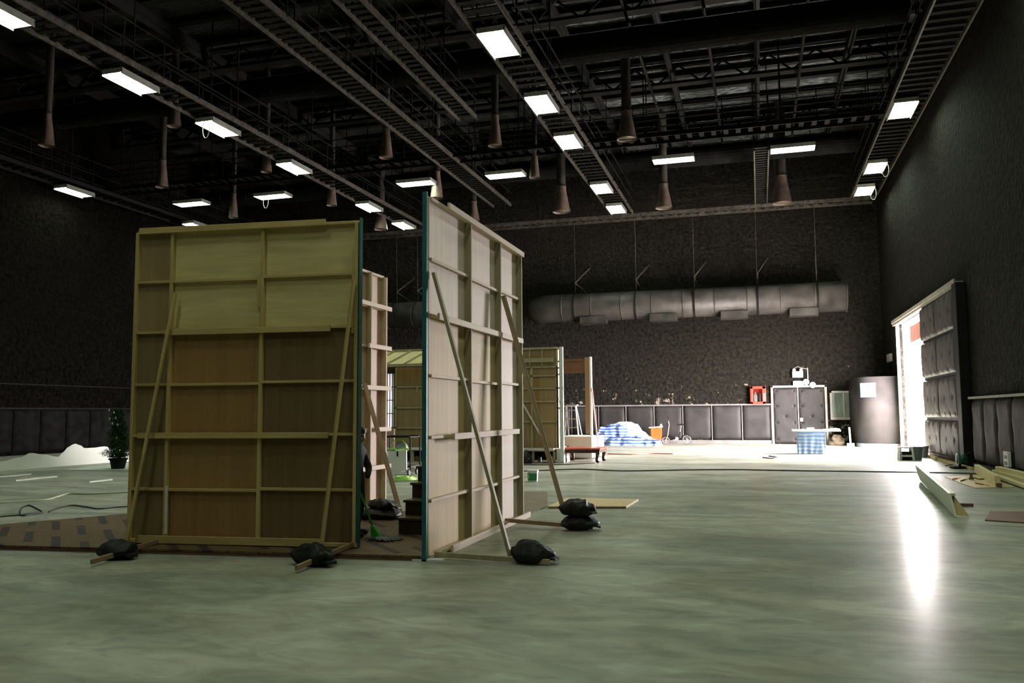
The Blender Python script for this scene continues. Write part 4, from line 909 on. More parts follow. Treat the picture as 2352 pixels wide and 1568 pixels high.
# sloping roof, bare side up
r0, r1 = HY - .45, HY + .9; z0_, z1_ = zl - .02, hz(940, 806) + .3
z1_ = aY(940, 806, r1).z; z0_ = aY(940, 838, r0).z
mb = MB().add([(L0 - .3, r0, z0_), (mid_x, r0, z0_), (mid_x, r1, z1_), (L0 - .3, r1, z1_), (L0 - .3, r0, z0_ - .03), (mid_x, r0, z0_ - .03), (mid_x, r1, z1_ - .03), (L0 - .3, r1, z1_ - .03)], [(0, 1, 2, 3), (7, 6, 5, 4), (0, 4, 5, 1), (1, 5, 6, 2), (2, 6, 7, 3), (3, 7, 4, 0)])
mb.build('roof_panel', 'plyL', t)
x = L0 - .2; 
while x < mid_x: MB().bar((x, r0, z0_ + .025), (x + .35, r1, z1_ + .025), .05, .04).build('rafter', 'batg', t); x += .62
MB().bar((L0 - .3, r1, z1_ + .03), (mid_x, r1, z1_ + .03), .06, .06).bar((L0 - .3, r0, z0_), (mid_x, r0, z0_), .05, .09).build('eaves_batten', 'batg', t)
MB().bar(aY(945, 820, HY + .9), aY(985, 796, HY + .9), .05).build('roof_strut', 'batg', t)
brace(t, aY(959, 888, HY - .06), aZ(942, 1040, .2), 'baty', .05, .04)
brace(t, aY(1180, 890, HY - .05), aY(1254, 1021, HY - .3), 'white', .05, .03)
# platform under the house
MB().box(L0 - .3, hx(1276), HY - .35, HY + 3.2, zb - .10, zb).build('platform_top', 'post', t)
MB().box(L0 - .3, hx(1276), HY - .38, HY - .35, zb - .07, zb + .01).build('platform_edge', 'white', t)
x = L0
while x < hx(1280): MB().box(x - .035, x + .035, HY - .3, HY - .23, 0, zb - .10).build('platform_leg', 'batg', t); x += .66
MB().box(L0 - .3, hx(1276), HY + 2.0, HY + 2.05, 0, zb - .1).build('platform_shade_sheet', 'black', t)  # black sheet stands in for the shade in the open void below
MB().bar((hx(1262), HY - .33, zb - .1), (hx(1279), HY - .33, .03), .05).build('platform_brace', 'post', t)
# open ladder-like side frame and posts
pxw = hx(1294.5)
MB().box(pxw - .05, pxw + .05, HY - .3, HY - .2, .05, zt).build('white_post', 'white', t)
MB().box(RX - .02, RX + .03, HY - .05, HY + .1, zb, zt).build('stud', 'batg', t)
for py in (801, 830, 845, 860, 891, 937): MB().bar((RX, HY, hz(1285, py)), (pxw, HY - .22, hz(1285, py)), .04, .05).build('rung', 'baty', t)
P2 = 27.6; px_ = lambda a, b_=900: aY(a, b_, P2)
MB().box(px_(1344).x, px_(1354.5).x, P2, P2 + .2, .8, px_(1350, 820).z).build('brown_post', 'post', t)
MB().box(px_(1354.5).x, px_(1358).x, P2 - .01, P2 + .2, .05, px_(1350, 819).z).build('post_edge', 'white', t)
MB().box(px_(1296).x, px_(1344).x, P2 + .05, P2 + .1, px_(1320, 850).z, px_(1320, 829).z).box(px_(1296).x, px_(1344).x, P2 + .02, P2 + .08, px_(1320, 856).z, px_(1320, 850).z).box(px_(1296).x, px_(1344).x, P2 + .02, P2 + .08, px_(1320, 829).z, px_(1320, 824).z).build('beam', 'hard', t)
brace(t, px_(1359, 890), aZ(1375, 1032, .3), 'pink', .05, .04); brace(t, aY(1292, 890, HY - .3), aZ(1278, 1050, .05), 'pink', .05, .04)
MB().box(px_(1290).x, px_(1368).x, 26.8, 29.0, .05, px_(1330, 1001).z).build('white_plinth', 'white', t, bevel=.01)
MB().box(hx(1280), hx(1297), HY - .2, HY + .6, 0, .42).build('white_box_base', 'white', t, bevel=.01)

# low table with carved legs, red top
t = thing('low_table', 'low dark table with curved legs and a red top beside the white plinth', 'table', (-5.3, 25.7, 0))
tx0, tx1, ty0, ty1 = -5.80, -4.66, 24.98, 26.2; th = .44
MB().box(tx0 - .04, tx1 + .04, ty0 - .04, ty1 + .04, th - .05, th).build('table_top', 'redw', t, bevel=.015)
MB().box(tx0, tx1, ty0, ty0 + .03, th - .15, th - .05).box(tx0, tx1, ty1 - .03, ty1, th - .15, th - .05).box(tx0, tx0 + .03, ty0, ty1, th - .15, th - .05).box(tx1 - .03, tx1, ty0, ty1, th - .15, th - .05).build('apron', 'darkw', t)
for (x, sx_) in ((tx0 + .07, -1), (tx1 - .07, 1)):
    for y in (ty0 + .07, ty1 - .07):
        MB().tube([(x - sx_ * .02, y, th - .06), (x + sx_ * .015, y, th - .15), (x - sx_ * .01, y, .18), (x - sx_ * .02, y, .08), (x + sx_ * .02, y, 0)], [.085, .075, .05, .05, .065], 8).build('leg', 'darkw', t, smooth=True)

# things stored under the platform
p = aZ(1206, 1064, 0); q0 = (p.x - .05, HY - .55, 0)
def blob(c, rx, ry, rz, m, seed, amp=.12, nu=28, nv=18, pw=1.):
    vs = []
    for j in range(nv + 1):
        ph_ = math.pi / 2 * j / nv
        for i in range(nu):
            th_ = 2 * math.pi * i / nu; d_ = Vector((math.cos(ph_) * math.cos(th_), math.cos(ph_) * math.sin(th_), math.sin(ph_) ** pw))
            k = 1 + amp * noise.noise(d_ * 2.2 + Vector((seed, seed, 0))) * 2 + amp * .6 * noise.noise(d_ * 6 + Vector((seed, 2, 0)))
            vs.append(Vector(c) + Vector((d_.x * rx * k, d_.y * ry * k, d_.z * rz * k)))
    fs = [(j * nu + i, j * nu + (i + 1) % nu, (j + 1) * nu + (i + 1) % nu, (j + 1) * nu + i) for j in range(nv) for i in range(nu)] + [tuple(range(nu - 1, -1, -1))]
    return MB().add(vs, fs)
tag(blob((q0[0] + .04, q0[1], 0), .2, .2, .36, 'rubber', 3).build('rubbish_bag', mat('glossy_black_plastic', (.02, .02, .022), rough=.2, bump=.6, bscale=8), None, smooth=True), 'shiny black bag on the floor at the left end under the house platform', 'bag')
for i, (px, w, h, m_, lab) in enumerate(((1232, .16, .2, 'silver', 'small silver tin under the house platform, left of the diagonal strut'), (1248, .12, .14, 'grey', 'small grey tin under the house platform beside the silver one'), (962, .25, .16, 'post', 'low brown crate under the platform left of the steps'), (975, .22, .22, 'hard', 'dark brown crate under the platform behind the steps'))):
    c = aZ(px, 1058, 0); c.y = HY + .1 + .25 * (i % 2)
    if i < 2: o = MB().lathe((c.x, c.y, 0), [(w * .5, 0), (w * .5, h), (w * .45, h), (w * .45, h - .02)], 16).build('paint_tin', m_, None)
    else: o = MB().box(c.x - w / 2, c.x + w / 2, c.y - .15, c.y + .15, 0, h).box(c.x - w / 2 - .01, c.x + w / 2 + .01, c.y - .16, c.y + .16, h - .03, h).build('wooden_crate', m_, None)
    tag(o, lab, 'tin' if i < 2 else 'crate')

# step ladder
c = aY(1312, 1000, 30.5); zt_ = aY(1312, 930, 30.5).z
t = thing('step_ladder', 'white folding step ladder standing behind the white plinth', 'ladder', (c.x, 30.5, 0))
xa, xb = c.x - .18, c.x + .30
for (x, dx) in ((xa, -.02), (xb, .10)):
    MB().bar((x + dx, 30.2, 0), (x * .75 + c.x * .25 - .05, 30.5, zt_), .05, .03).build('stile', 'alu', t)
    MB().bar((x + dx + .02, 31.0, 0), (x * .75 + c.x * .25 - .05, 30.56, zt_), .04, .025).build('rear_stile', 'alu', t)
for k in range(1, 6):
    u = k / 5.6; z = zt_ * u; y = 30.2 + .3 * u; f_ = lambda x, dx: (x + dx) * (1 - u) + (x * .75 + c.x * .25 - .05) * u
    MB().box(f_(xa, -.02), f_(xb, .10), y - .03, y + .10, z - .015, z + .015).build('step', 'alu', t)
MB().box(xa + .02, xb - .05, 30.42, 30.7, zt_ - .02, zt_ + .02).build('top_cap', 'alu', t)

# ------------------------------------------------------------------ tarps, orange bin, bicycle by the far wall
def heap(px0, px1, prof, yc, depth, m, seed, name, lab, cat, fold=.05, zoff=0., sc=1.):
    """draped sheet: ridge line read along the wall, falling to the floor front and back"""
    nu, nv = 64, 26; vs = []
    ks = sorted(prof)
    for j in range(nv + 1):
        v = -1 + 2 * j / nv
        for i in range(nu + 1):
            px = px0 + (px1 - px0) * i / nu
            for a, b_ in zip(ks[:-1], ks[1:]):
                if a <= px <= b_: u = (px - a) / (b_ - a); u = u * u * (3 - 2 * u); ty = prof[a] + (prof[b_] - prof[a]) * u
            g_ = aY(px, ty, yc); hgt = max(0., g_.z - zoff); e = min(1, (1 - abs(2 * i / nu - 1)) * 5)
            z = zoff + hgt * max(0, (1 - abs(v) ** 2.6)); x = g_.x; y = yc + v * depth * (.6 + .4 * e) + wob((x * 2, v * 2, 0), 1.6, .18, seed)
            p = Vector((x, y, z)); z += wob(p, 2.6, fold * 2.0, seed) * min(1, hgt * 2) * (1 - abs(v) ** 3) + abs(wob(p, 6, fold, seed + 4)) * min(1, hgt * 2)
            vs.append((x + wob(p, 3, fold, seed + 7), y, max(z, .006)))
    fs = [(j * (nu + 1) + i, j * (nu + 1) + i + 1, (j + 1) * (nu + 1) + i + 1, (j + 1) * (nu + 1) + i) for j in range(nv) for i in range(nu)]
    n_ = len(vs); V = vs + [(x, y, 0) for x, y, z in vs]
    rim = [i for i in range(nu + 1)] + [j * (nu + 1) + nu for j in range(1, nv + 1)] + [nv * (nu + 1) + i for i in range(nu - 1, -1, -1)] + [j * (nu + 1) for j in range(nv - 1, 0, -1)]
    fs += [(a, b_, b_ + n_, a + n_) for a, b_ in zip(rim, rim[1:] + rim[:1])]
    return tag(MB().add(V, fs).build(name, m, None, smooth=True), lab, cat)
heap(1364, 1450, {1364: 1015, 1372: 998, 1384: 978, 1400: 975, 1425: 974, 1440: 985, 1450: 1005}, 39.35, .75, 'tarp', 1, 'striped_tarp', 'blue and white striped tarp heaped against the far padded wall', 'tarp')
heap(1405, 1512, {1405: 1003, 1410: 985, 1414: 972, 1425: 968, 1450: 970, 1462: 975, 1478: 990, 1492: 1002, 1505: 1012, 1512: 1017}, 39.7, .62, 'sheet', 2, 'plastic_sheet', 'big white sheet draped over the heap beside the striped tarp', 'sheet', fold=.035)
heap(1395, 1520, {1395: 1010, 1410: 1004, 1440: 1003, 1460: 1001, 1480: 1006, 1500: 1008, 1512: 1009, 1520: 1015}, 38.75, .5, 'tarp', 6, 'striped_tarp', 'low crumpled blue striped tarp spread in front of the white sheet', 'tarp', fold=.05)

bc = aY(1508.5, 1014, 40.2); bz = aY(1508, 982, 40.2).z
t = thing('storage_bin', 'orange square bin holding white odds and ends by the far wall', 'bin', (bc.x, 40.2, 0)); w_ = .24
MB().add([(bc.x + s1 * w_ * k, 40.2 + s2 * w_ * k, z) for k, z in ((.92, 0), (1.0, bz)) for s1, s2 in ((-1, -1), (1, -1), (1, 1), (-1, 1))] + [(bc.x + s1 * w_ * .92, 40.2 + s2 * w_ * .92, z) for z in (bz,) for s1, s2 in ((-1, -1), (1, -1), (1, 1), (-1, 1))] + [(bc.x + s1 * w_ * .85, 40.2 + s2 * w_ * .85, .05) for s1, s2 in ((-1, -1), (1, -1), (1, 1), (-1, 1))],
         [(0, 3, 2, 1)] + [(i, (i + 1) % 4, 4 + (i + 1) % 4, 4 + i) for i in range(4)] + [(4 + i, 4 + (i + 1) % 4, 8 + (i + 1) % 4, 8 + i) for i in range(4)] + [(8 + i, 8 + (i + 1) % 4, 12 + (i + 1) % 4, 12 + i) for i in range(4)] + [(12, 13, 14, 15)]).build('bin_body', 'orange', t, bevel=.01)
mb = MB(); mb.bar((bc.x - .35, 40.1, bz + .0), (bc.x + .3, 40.2, bz + .06), .05)
tag(mb.build('pale_stick', 'white', None), 'pale stick laid across the top of the orange bin', 'stick')
tag(MB().tube([(bc.x + .1, 40.25, bz - .3), (bc.x + .22, 40.25, bz + .18)], .045, 8).build('rolled_paper', 'white', None), 'white roll standing up out of the orange bin', 'roll')

t = thing('bicycle', 'small folding bicycle with black saddle leaning by the far wall', 'bicycle', aZ(1560, 1018, 0))
BY = 40.15; bp = lambda px, py: aY(px, py, BY)
def wheel(px, py, rr):
    c = bp(px, py); c.z = rr
    tyre = [(c.x + rr * .93 * math.cos(a), BY, c.z + rr * .93 * math.sin(a)) for a in np.linspace(0, 2 * math.pi, 33)]
    w = MB().tube(tyre, rr * .07, 8, cap=False).build('wheel', 'rubber', t, smooth=True)
    MB().tube([(c.x + rr * .84 * math.cos(a), BY, c.z + rr * .84 * math.sin(a)) for a in np.linspace(0, 2 * math.pi, 33)], rr * .05, 6, cap=False).build('rim', 'alu', w)
    mb = MB().lathe((c.x, BY, c.z), [(.03, -.05), (.03, .05)], 10, 'y')
    for k in range(14): a = k * math.pi / 7; mb.tube([(c.x, BY, c.z), (c.x + rr * .84 * math.cos(a), BY, c.z + rr * .84 * math.sin(a))], .004, 4)
    mb.build('spokes', 'alu', w)
    MB().tube([(c.x + rr * 1.1 * math.cos(a), BY, c.z + rr * 1.1 * math.sin(a)) for a in np.linspace(.5, 2.4, 9)], .02, 6).build('mudguard', 'blacksteel', t)
    return c
w1 = wheel(1529.5, 1010, .185); w2 = wheel(1577.5, 1008, .215)
hb, stb = bp(1535, 962), bp(1534, 998)
MB().tube([w1 + Vector((0, .04, 0)), stb + Vector((0, .04, 0))], .015, 6).tube([w1 + Vector((0, -.04, 0)), stb + Vector((0, -.04, 0))], .015, 6).tube([stb, bp(1537, 975), bp(1535, 966)], .018, 8).build('fork_and_stem', 'alu', t)
MB().tube([bp(1535, 966) + Vector((0, .25, -.03)), bp(1535, 966), bp(1535, 966) + Vector((0, -.25, -.03))], .015, 8).tube([bp(1533, 969) + Vector((0, -.2, 0)), bp(1531, 973) + Vector((0, -.2, 0))], .012, 6).build('handlebar', 'black', t)
MB().lathe(bp(1536, 960), [(.05, 0), (.05, .06)], 12).build('bell', 'black', t)
MB().tube([bp(1536, 1000), bp(1548, 1006), bp(1557, 1006), w2], .022, 8).tube([bp(1557, 1006), bp(1563, 991)], .02, 8).build('frame', 'blacksteel', t, smooth=True)
MB().tube([bp(1562, 994), bp(1565, 977)], .016, 8).build('seat_post', 'alu', t)
s_c = bp(1564.5, 976)
MB().add([s_c + Vector(v) for v in ((-.17, -.03, .0), (-.17, .03, .0), (.12, .09, .0), (.12, -.09, .0), (-.17, -.02, .05), (-.17, .02, .05), (.13, .08, .07), (.13, -.08, .07))], [(0, 1, 2, 3), (7, 6, 5, 4), (0, 4, 5, 1), (1, 5, 6, 2), (2, 6, 7, 3), (3, 7, 4, 0)]).build('saddle', 'black', t, bevel=.02)
MB().lathe(bp(1555, 1007), [(.08, -.06), (.08, -.05)], 16, 'y').tube([bp(1555, 1007) + Vector((0, -.08, 0)), bp(1549, 1010) + Vector((0, -.1, 0))], .012, 6).box(bp(1549, 1010).x - .05, bp(1549, 1010).x + .05, BY - .18, BY - .10, bp(1549, 1010).z - .015, bp(1549, 1010).z + .015).build('pedal_crank', 'alu', t)

# ------------------------------------------------------------------ table wrapped in tarp, broom, bits near the daylight
TY = 31.3; tb = lambda px, py: aY(px, py, TY)
t = thing('work_table', 'white topped work table standing in front of the double doors', 'table', (tb(1870, 1000).x, TY + .4, 0))
tz_ = tb(1870, 987).z; a, b_ = tb(1820, 987).x, tb(1930, 987).x
MB().box(a, b_, TY - .25, TY + .95, tz_ - .05, tz_).build('table_top', 'white', t, bevel=.01)
la, lb = tb(1836, 987).x, tb(1890, 987).x
for x in (la, lb):
    for y in (TY + .05, TY + .65): MB().box(x - .03, x + .03, y - .03, y + .03, 0, tz_ - .05).build('leg', 'post', t)
mb = MB(); xa_, xb_ = tb(1833, 1030).x, tb(1896, 1030).x; nn_ = 36; ring = []
per = [(xa_ + (xb_ - xa_) * k / nn_, TY, 0) for k in range(nn_)] + [(xb_, TY + .75 * k / 14, 1) for k in range(14)] + [(xb_ - (xb_ - xa_) * k / nn_, TY + .75, 0) for k in range(nn_)] + [(xa_, TY + .75 - .75 * k / 14, 1) for k in range(14)]
N_ = len(per); vs = []
for j in range(9):
    z = .01 + (tz_ - .06) * j / 8
    for (x, y, s_) in per:
        d_ = wob((x * 3, y * 3, z * .7), 2.4, .06 * (1 - j / 9)) ; vs.append((x + (d_ if s_ else 0) , y + (0 if s_ else d_) - .02 * (1 - j / 8), z))
MB().box(xb_ + .005, xb_ + .02, TY - .02, TY + .75, .01, tz_ - .05).build('sunlit_skirt_side', 'white', t)  # added white sheet: paints the skirt side facing the opening as sunlit
tag(MB().add(vs, [(j * N_ + i, j * N_ + (i + 1) % N_, (j + 1) * N_ + (i + 1) % N_, (j + 1) * N_ + i) for j in range(8) for i in range(N_)]).build('table_skirt', 'tarpd', None, smooth=True), 'faded blue striped tarp hanging round the work table', 'tarp')
floor_cable([(1852, 1043), (1856, 1030), (1862, 1018)], .012, 'white', 'thin white cord hanging beside the striped table skirt', zs_=[0, .1, .2]) if False else None
for i, (px, w, h, lab) in enumerate(((1862, .24, .08, 'white box on the work table, left of centre'), (1845, .10, .03, 'small flat piece on the work table left end'), (1897, .16, .03, 'small flat white piece on the work table right of centre'), (1915, .42, .05, 'crumpled white cloth at the right end of the work table'))):
    c = tb(px, 985).x
    if i == 3: o = blob((c, TY + .2, tz_ + .001), w / 2, .18, h, 'white', 4, .3, 20, 8).build('cloth', 'white', None, smooth=True)
    else: o = MB().box(c - w / 2, c + w / 2, TY + .05, TY + .3, tz_ + .001, tz_ + h).build('small_box', 'white', None, bevel=.008)
    tag(o, lab, 'cloth' if i == 3 else 'box')
a = aZ(1954, 1026, 0); t = thing('floor_squeegee', 'white handled squeegee with blue head standing by the curved partition', 'squeegee', a)
zz_ = aY(1951, 981, a.y).z; MB().tube([(a.x, a.y, .14), (a.x - .03, a.y, zz_)], .035, 10).build('handle', 'white', t)
MB().box(a.x - .15, a.x + .15, a.y - .06, a.y + .06, 0, .16).build('head', 'blue', t, bevel=.02)
tag(blob((aZ(1932, 1022, 0).x - .15, 39.9, 0), .38, .4, .42, 'brick', 8, .2).build('sand_pile', 'brick', None, smooth=True), 'brown heap on the floor against the far wall under the window', 'heap')
a = aZ(2081, 1056, 0); t = thing('plastic_stool', 'small white stool beside the grey bins in the daylight', 'stool', a)
MB().box(a.x - .2, a.x + .2, a.y - .18, a.y + .18, .36, .40).build('seat', 'white', t, bevel=.01)
for s1 in (-1, 1):
    for s2 in (-1, 1): MB().bar((a.x + s1 * .17, a.y + s2 * .15, .36), (a.x + s1 * .2, a.y + s2 * .18, 0), .05).build('leg', 'white', t)
MB().box(a.x - .19, a.x + .19, a.y - .17, a.y - .15, .1, .16).build('stretcher', 'white', t)
tag(MB().box(a.x - .12, a.x + .14, a.y - .1, a.y + .12, 0.0, .26).build('black_case', 'black', None, bevel=.01), 'small black case on the floor under the white stool', 'case')
for i, (px, py, tpy, w, lab) in enumerate(((2104, 1056, 1025, 28, 'grey bucket nearest the tall daylight opening'), (2121, 1050, 1024, 22, 'grey bucket behind another, against the sliding door'))):
    a = aZ(px, py, 0); zt_ = aY(px, tpy, a.y).z; rr = w / 2 * a.y / F
    t = thing('grey_bucket', lab, 'bucket', a, 'grey buckets by the opening')
    MB().lathe(a, [(rr * .8, 0), (rr * .98, zt_ * .94), (rr * 1.04, zt_ * .94), (rr * 1.04, zt_), (rr * .93, zt_), (rr * .75, .03)], 28).build('bucket_body', 'grey', t, smooth=False)
    MB().tube([(a.x + rr * math.cos(v), a.y - rr * .3, zt_ * .85 + .02 * math.sin(v)) for v in np.linspace(0, math.pi, 10)], .008, 6).build('handle', 'steel', t)

# white bucket with green label on the floor
a = aZ(1224, 1105, 0); zt_ = aY(1224, 1079, a.y).z; rr = 13.2 * a.y / F
t = thing('paint_bucket', 'white bucket with green label on the floor right of the pale flat', 'bucket', a)
MB().lathe(a, [(rr * .86, 0), (rr * .97, zt_ * .86), (rr * 1.05, zt_ * .87), (rr * 1.05, zt_), (0, zt_ + .003)], 28).build('bucket_body', 'white', t, smooth=False)
lb_ = MB(); vs = []; nn_ = 16
for k in range(nn_ + 1):
    v = math.radians(-160 + 135 * k / nn_)
    for z in (zt_ * .1, zt_ * .72): r0_ = rr * (.868 + .11 * z / (zt_ * .86)) + .003; vs.append((a.x + r0_ * math.cos(v), a.y + r0_ * math.sin(v), z))
lb_.add(vs, [(2 * k, 2 * k + 2, 2 * k + 3, 2 * k + 1) for k in range(nn_)]).build('green_label', 'lgreen', t)
mb = MB()
for k in range(3):
    v = math.radians(-125); mb.box(a.x - rr * .62, a.x - rr * .45, a.y - rr * .87 - .012, a.y - rr * .78, zt_ * (.3 + .12 * k), zt_ * (.36 + .12 * k))
mb.build('white_print', 'white', t)
MB().tube([(a.x + rr * 1.06 * math.cos(v), a.y - .02 + rr * .4 * math.sin(v) * 0, zt_ * .9 - rr * .5 * math.sin(v)) for v in np.linspace(0, math.pi, 12)], .006, 5).build('handle', 'white', t) if False else None

# ------------------------------------------------------------------ equipment cart with white board, hose on the floor
a = aZ(892, 1092, 0); CYD = 19.0; cp = lambda px, py: aY(px, py, CYD)
t = thing('equipment_cart', 'black tube frame cart carrying a white board and green hose', 'cart', (cp(915, 1090).x, CYD, 0))
xl, xr_, zt2, zb2 = cp(868, 1000).x, cp(939, 1000).x, cp(915, 1002).z, .25
MB().tube([(xl, CYD + .1, .12), (xl, CYD + .1, zt2), (xr_ - .05, CYD + .1, zt2), (xr_, CYD + .1, zt2 - .06), (xr_, CYD + .1, .12)], .02, 8).tube([(xl, CYD + .7, .12), (xl, CYD + .7, zt2), (xr_ - .05, CYD + .7, zt2), (xr_, CYD + .7, zt2 - .06), (xr_, CYD + .7, .12)], .02, 8).box(xl, xr_, CYD + .1, CYD + .7, .2, .23).box(xl, xr_, CYD + .1, CYD + .7, zt2 - .03, zt2 - .01).build('cart_frame', 'black', t, smooth=False)
for x in (xl + .06, xr_ - .06):
    for y in (CYD + .15, CYD + .65): MB().lathe((x, y, .07), [(.07, -.02), (.07, .02)], 16, 'x').build('wheel', 'rubber', t)
wb = [cp(892, 1036), cp(934, 1033), cp(934.5, 1078), cp(893, 1091)]
MB().add([Vector((v.x, CYD - .02, v.z)) for v in wb] + [Vector((v.x, CYD + .02, v.z)) for v in wb], [(0, 3, 2, 1), (4, 5, 6, 7), (0, 1, 5, 4), (1, 2, 6, 5), (2, 3, 7, 6), (3, 0, 4, 7)]).build('white_board', 'white', t)
MB().tube([(cp(914, 1038).x, CYD - .03, cp(914, 1036).z), (cp(914, 1050).x, CYD - .03, cp(914, 1047).z)], .02, 6).build('board_hook', 'black', t)
rc = cp(906, 1028); MB().tube([(rc.x + .2 * math.cos(v), CYD + .25, rc.z + .2 * math.sin(v)) for v in np.linspace(-.2, 3.4, 16)], .012, 6).build('reel_ring', 'lime', t, smooth=True)
MB().lathe((rc.x + .05, CYD + .3, rc.z - .02), [(.15, -.03), (.16, 0), (.15, .08)], 20, 'y').build('motor', 'grey', t)
MB().tube([cp(890, 1032) + Vector((0, .1, 0)), cp(900, 1029) + Vector((0, .1, 0)), cp(910, 1034) + Vector((0, .1, 0)), cp(928, 1030) + Vector((0, .1, 0)), cp(936, 1034) + Vector((0, .05, 0))], .03, 8).build('green_hose', 'lime', t, smooth=True)
pts = []
ca = aZ(928, 1104, 0)
for k in range(70): v = k * .45; rr = .30 - .0022 * k; pts.append((ca.x + rr * math.cos(v) * 1.05, ca.y + rr * math.sin(v) * 1.3 + wob((k, 0, 0), .3, .05), .02 + .0012 * k))
tag(MB().tube(pts, .016, 6).build('coiled_hose', 'lime', None, smooth=True), 'bright green hose coiled on the floor in front of the cart', 'hose')
pts = []
ca = aZ(952, 1084, 0)
for k in range(50): v = k * .5; rr = .18 + .03 * math.sin(k); pts.append((ca.x + rr * math.cos(v), ca.y + rr * 1.5 * math.sin(v), .015 + .0025 * k))
tag(MB().tube(pts, .012, 6).build('coiled_cable', 'trim', None, smooth=True), 'pale tangle of cable on the floor right of the cart', 'cable')

# ------------------------------------------------------------------ long trough board and timber at the right
t = thing('scenery_board', 'long pale board standing on edge, pointing away, on the right floor', 'board', (3.1, 16.5, 0))
nb, nt2 = aZ(2193, 1188, 0), aY(2182, 1138, 13.25); fb, ft = aZ(2113, 1100, 0), None
nb = Vector((nb.x, nb.y, .01)); nt2 = Vector((nt2.x - .0, 13.35, .32))
ftp = aZ(2101, 1066, .33); fbp = aZ(2113, 1102, .02); fbp2 = aZ(2107, 1088, .12)
def slab(pts, d_): # quad/poly face with thickness d_
    n_ = len(pts); pts = [Vector(p) for p in pts]; return MB().add(pts + [p + Vector(d_) for p in pts], [tuple(range(n_ - 1, -1, -1)), tuple(range(n_, 2 * n_))] + [(i, (i + 1) % n_, n_ + (i + 1) % n_, n_ + i) for i in range(n_)])
slab([nb, nt2, ftp, fbp2, fbp], (.03, 0, 0)).build('face_board', mat('pale_green_board', (.62, .66, .56), (.56, .60, .50), rough=.5), t)
slab([nt2 + Vector((.03, 0, -.035)), nt2 + Vector((.03, 0, 0)), ftp + Vector((.03, 0, 0)), ftp + Vector((.03, 0, -.035))], (.06, 0, 0)).build('top_batten', 'pine', t)
for k in (0.02, .35, .68):
    c0 = nb.lerp(fbp, k) + Vector((.03, 0, 0)); c1 = nt2.lerp(ftp, k) + Vector((.03, 0, -.04))
    MB().add([c0, c1, c1 + Vector((.05, 0, 0)), c0 + Vector((.17, 0, .0))] + [v + Vector((0, .03, 0)) for v in (c0, c1, c1 + Vector((.05, 0, 0)), c0 + Vector((.17, 0, 0)))], [(0, 3, 2, 1), (4, 5, 6, 7), (0, 1, 5, 4), (1, 2, 6, 5), (2, 3, 7, 6), (3, 0, 4, 7)]).build('bracket', 'bat', t)
a = aZ(2205, 1163, 0); b2 = aZ(2235, 1163, 0)
tag(MB().box(a.x, b2.x, a.y, a.y + .1, 0, .05).build('wood_offcut', 'hard', None, bevel=.004), 'short brown offcut lying beside the near end of the long pale board', 'offcut')

sh = [aZ(*p_, .012) for p_ in ((2170, 1094), (2245, 1091), (2330, 1118), (2240, 1120), (2205, 1108))]
tag(MB().prism([(v.x, v.y) for v in sh], 0, .014).build('plywood_sheet', 'plyT', None), 'thin pale plywood sheet with tools on the floor by the right wall', 'plywood sheet')
def timber(p, q_, w, h, lab, m_='pine', z=0.0):
    p, q_ = Vector(p), Vector(q_); p.z = z + h / 2; q_.z = z + h / 2
    return tag(MB().bar(p, q_, w, h).build('timber_length', m_, None, bevel=.004), lab, 'timber', 'pine timbers on the right floor')
timber(aZ(2244, 1087, 0), aZ(2292, 1118, 0), .10, .20, 'short thick pine piece lying across the plywood sheet', z=.015)
timber(aZ(2246, 1083, 0), aZ(2420, 1147, 0), .12, .06, 'long pine board nearest the camera, running out of the right edge', z=.03)
timber(aZ(2286, 1090, 0), aZ(2440, 1135, 0), .14, .12, 'pine beam in the middle of the timber pile', z=0)
timber(Vector((5.18, 21.6, 0)), Vector((5.18, 15.8, 0)), .12, .22, 'tallest pine beam, nearest the right wall', z=0)
a = aZ(2295, 1118, .015); tag(MB().box(a.x - .05, a.x + .04, a.y - .05, a.y + .05, .016, .09).build('wood_block', 'hard', None, bevel=.004), 'small dark wood block on the plywood sheet', 'block')
for i, (p_, q_, m_, lab, nm, ct) in enumerate((((2188, 1100), (2206, 1097), 'orange', 'orange handled tool on the plywood sheet', 'screwdriver', 'tool'), ((2207, 1104), (2222, 1099), 'black', 'dark pliers on the plywood sheet beside the orange tool', 'pliers', 'tool'), ((2241, 1109), (2273, 1115), 'hard', 'thin dark stick on the near part of the plywood sheet', 'thin_stick', 'stick'))):
    A_, B_ = aZ(*p_, .026), aZ(*q_, .026); mb = MB().tube([A_, A_.lerp(B_, .55)], .012, 8).tube([A_.lerp(B_, .5), B_], .006, 6); tag(mb.build(nm, m_, None), lab, ct)
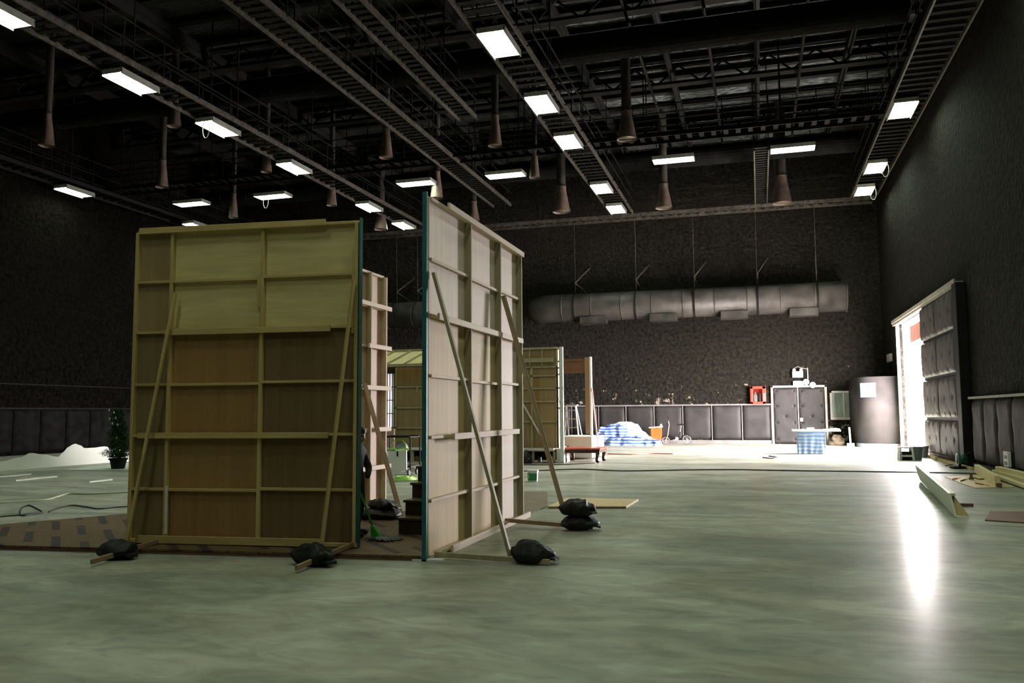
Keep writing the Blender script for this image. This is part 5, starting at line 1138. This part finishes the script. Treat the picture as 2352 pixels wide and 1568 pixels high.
a = aZ(2231, 1101, .015); t = thing('power_drill', 'dark power tool standing among bits on the plywood sheet', 'tool', (a.x, a.y, .015))
MB().lathe((a.x, a.y, .015), [(.05, 0), (.05, .04), (.03, .05), (.03, .12), (.0, .125)], 14).build('tool_body', 'hard', t); MB().tube([(a.x, a.y, .07), (a.x + .14, a.y - .05, .03), (a.x + .25, a.y + .02, .03)], .012, 6).build('cord', 'cable', t)
a = aZ(2213, 1076, 0); gx_, gy_ = a.x, a.y
t = thing('chop_saw', 'dark green chop saw on the floor at the foot of the sliding door end', 'saw', (gx_, gy_, 0))
MB().box(gx_ - .28, gx_ + .22, gy_ - .2, gy_ + .25, .0, .05).build('base', 'blacksteel', t, bevel=.01)
MB().lathe((gx_, gy_, .24), [(.05, -.16), (.12, -.14), (.13, .05), (.07, .12)], 20, 'x').build('motor_housing', 'dgreen', t, smooth=True)
MB().lathe((gx_ - .1, gy_ + .02, .20), [(.17, -.015), (.17, .015)], 28, 'x').build('blade', 'steel', t)
MB().lathe((gx_ - .1, gy_ + .02, .22), [(.18, -.035), (.18, .035)], 28, 'x').build('blade_guard', 'dgreen', t)
MB().tube([(gx_ + .1, gy_, .3), (gx_ + .14, gy_ - .1, .4), (gx_ + .02, gy_ - .2, .36)], .022, 8).build('handle', 'black', t, smooth=True)
floor_cable([(2172, 1069), (2185, 1067), (2196, 1069), (2206, 1074), (2222, 1077)], .012, 'cable', 'short dark cord beside the green chop saw')
for i, (p_, q_, h) in enumerate((((2140, 1052), (2152, 1058), .1), ((2156, 1058), (2235, 1080), .07))):
    A_, B_ = aZ(*p_, 0), aZ(*q_, 0); timber(A_, B_, .09, h, ('short' if i == 0 else 'long') + ' batten on the floor in front of the sliding door foot', 'bat')
hb_ = [aZ(*p_, 0) for p_ in ((2262, 1196), (2275, 1176), (2440, 1178), (2440, 1208))]
tag(MB().prism([(v.x, v.y) for v in hb_], 0, .018).build('hardboard_sheet', 'hard', None), 'thin reddish brown hardboard sheet on the floor at the right edge', 'hardboard sheet')
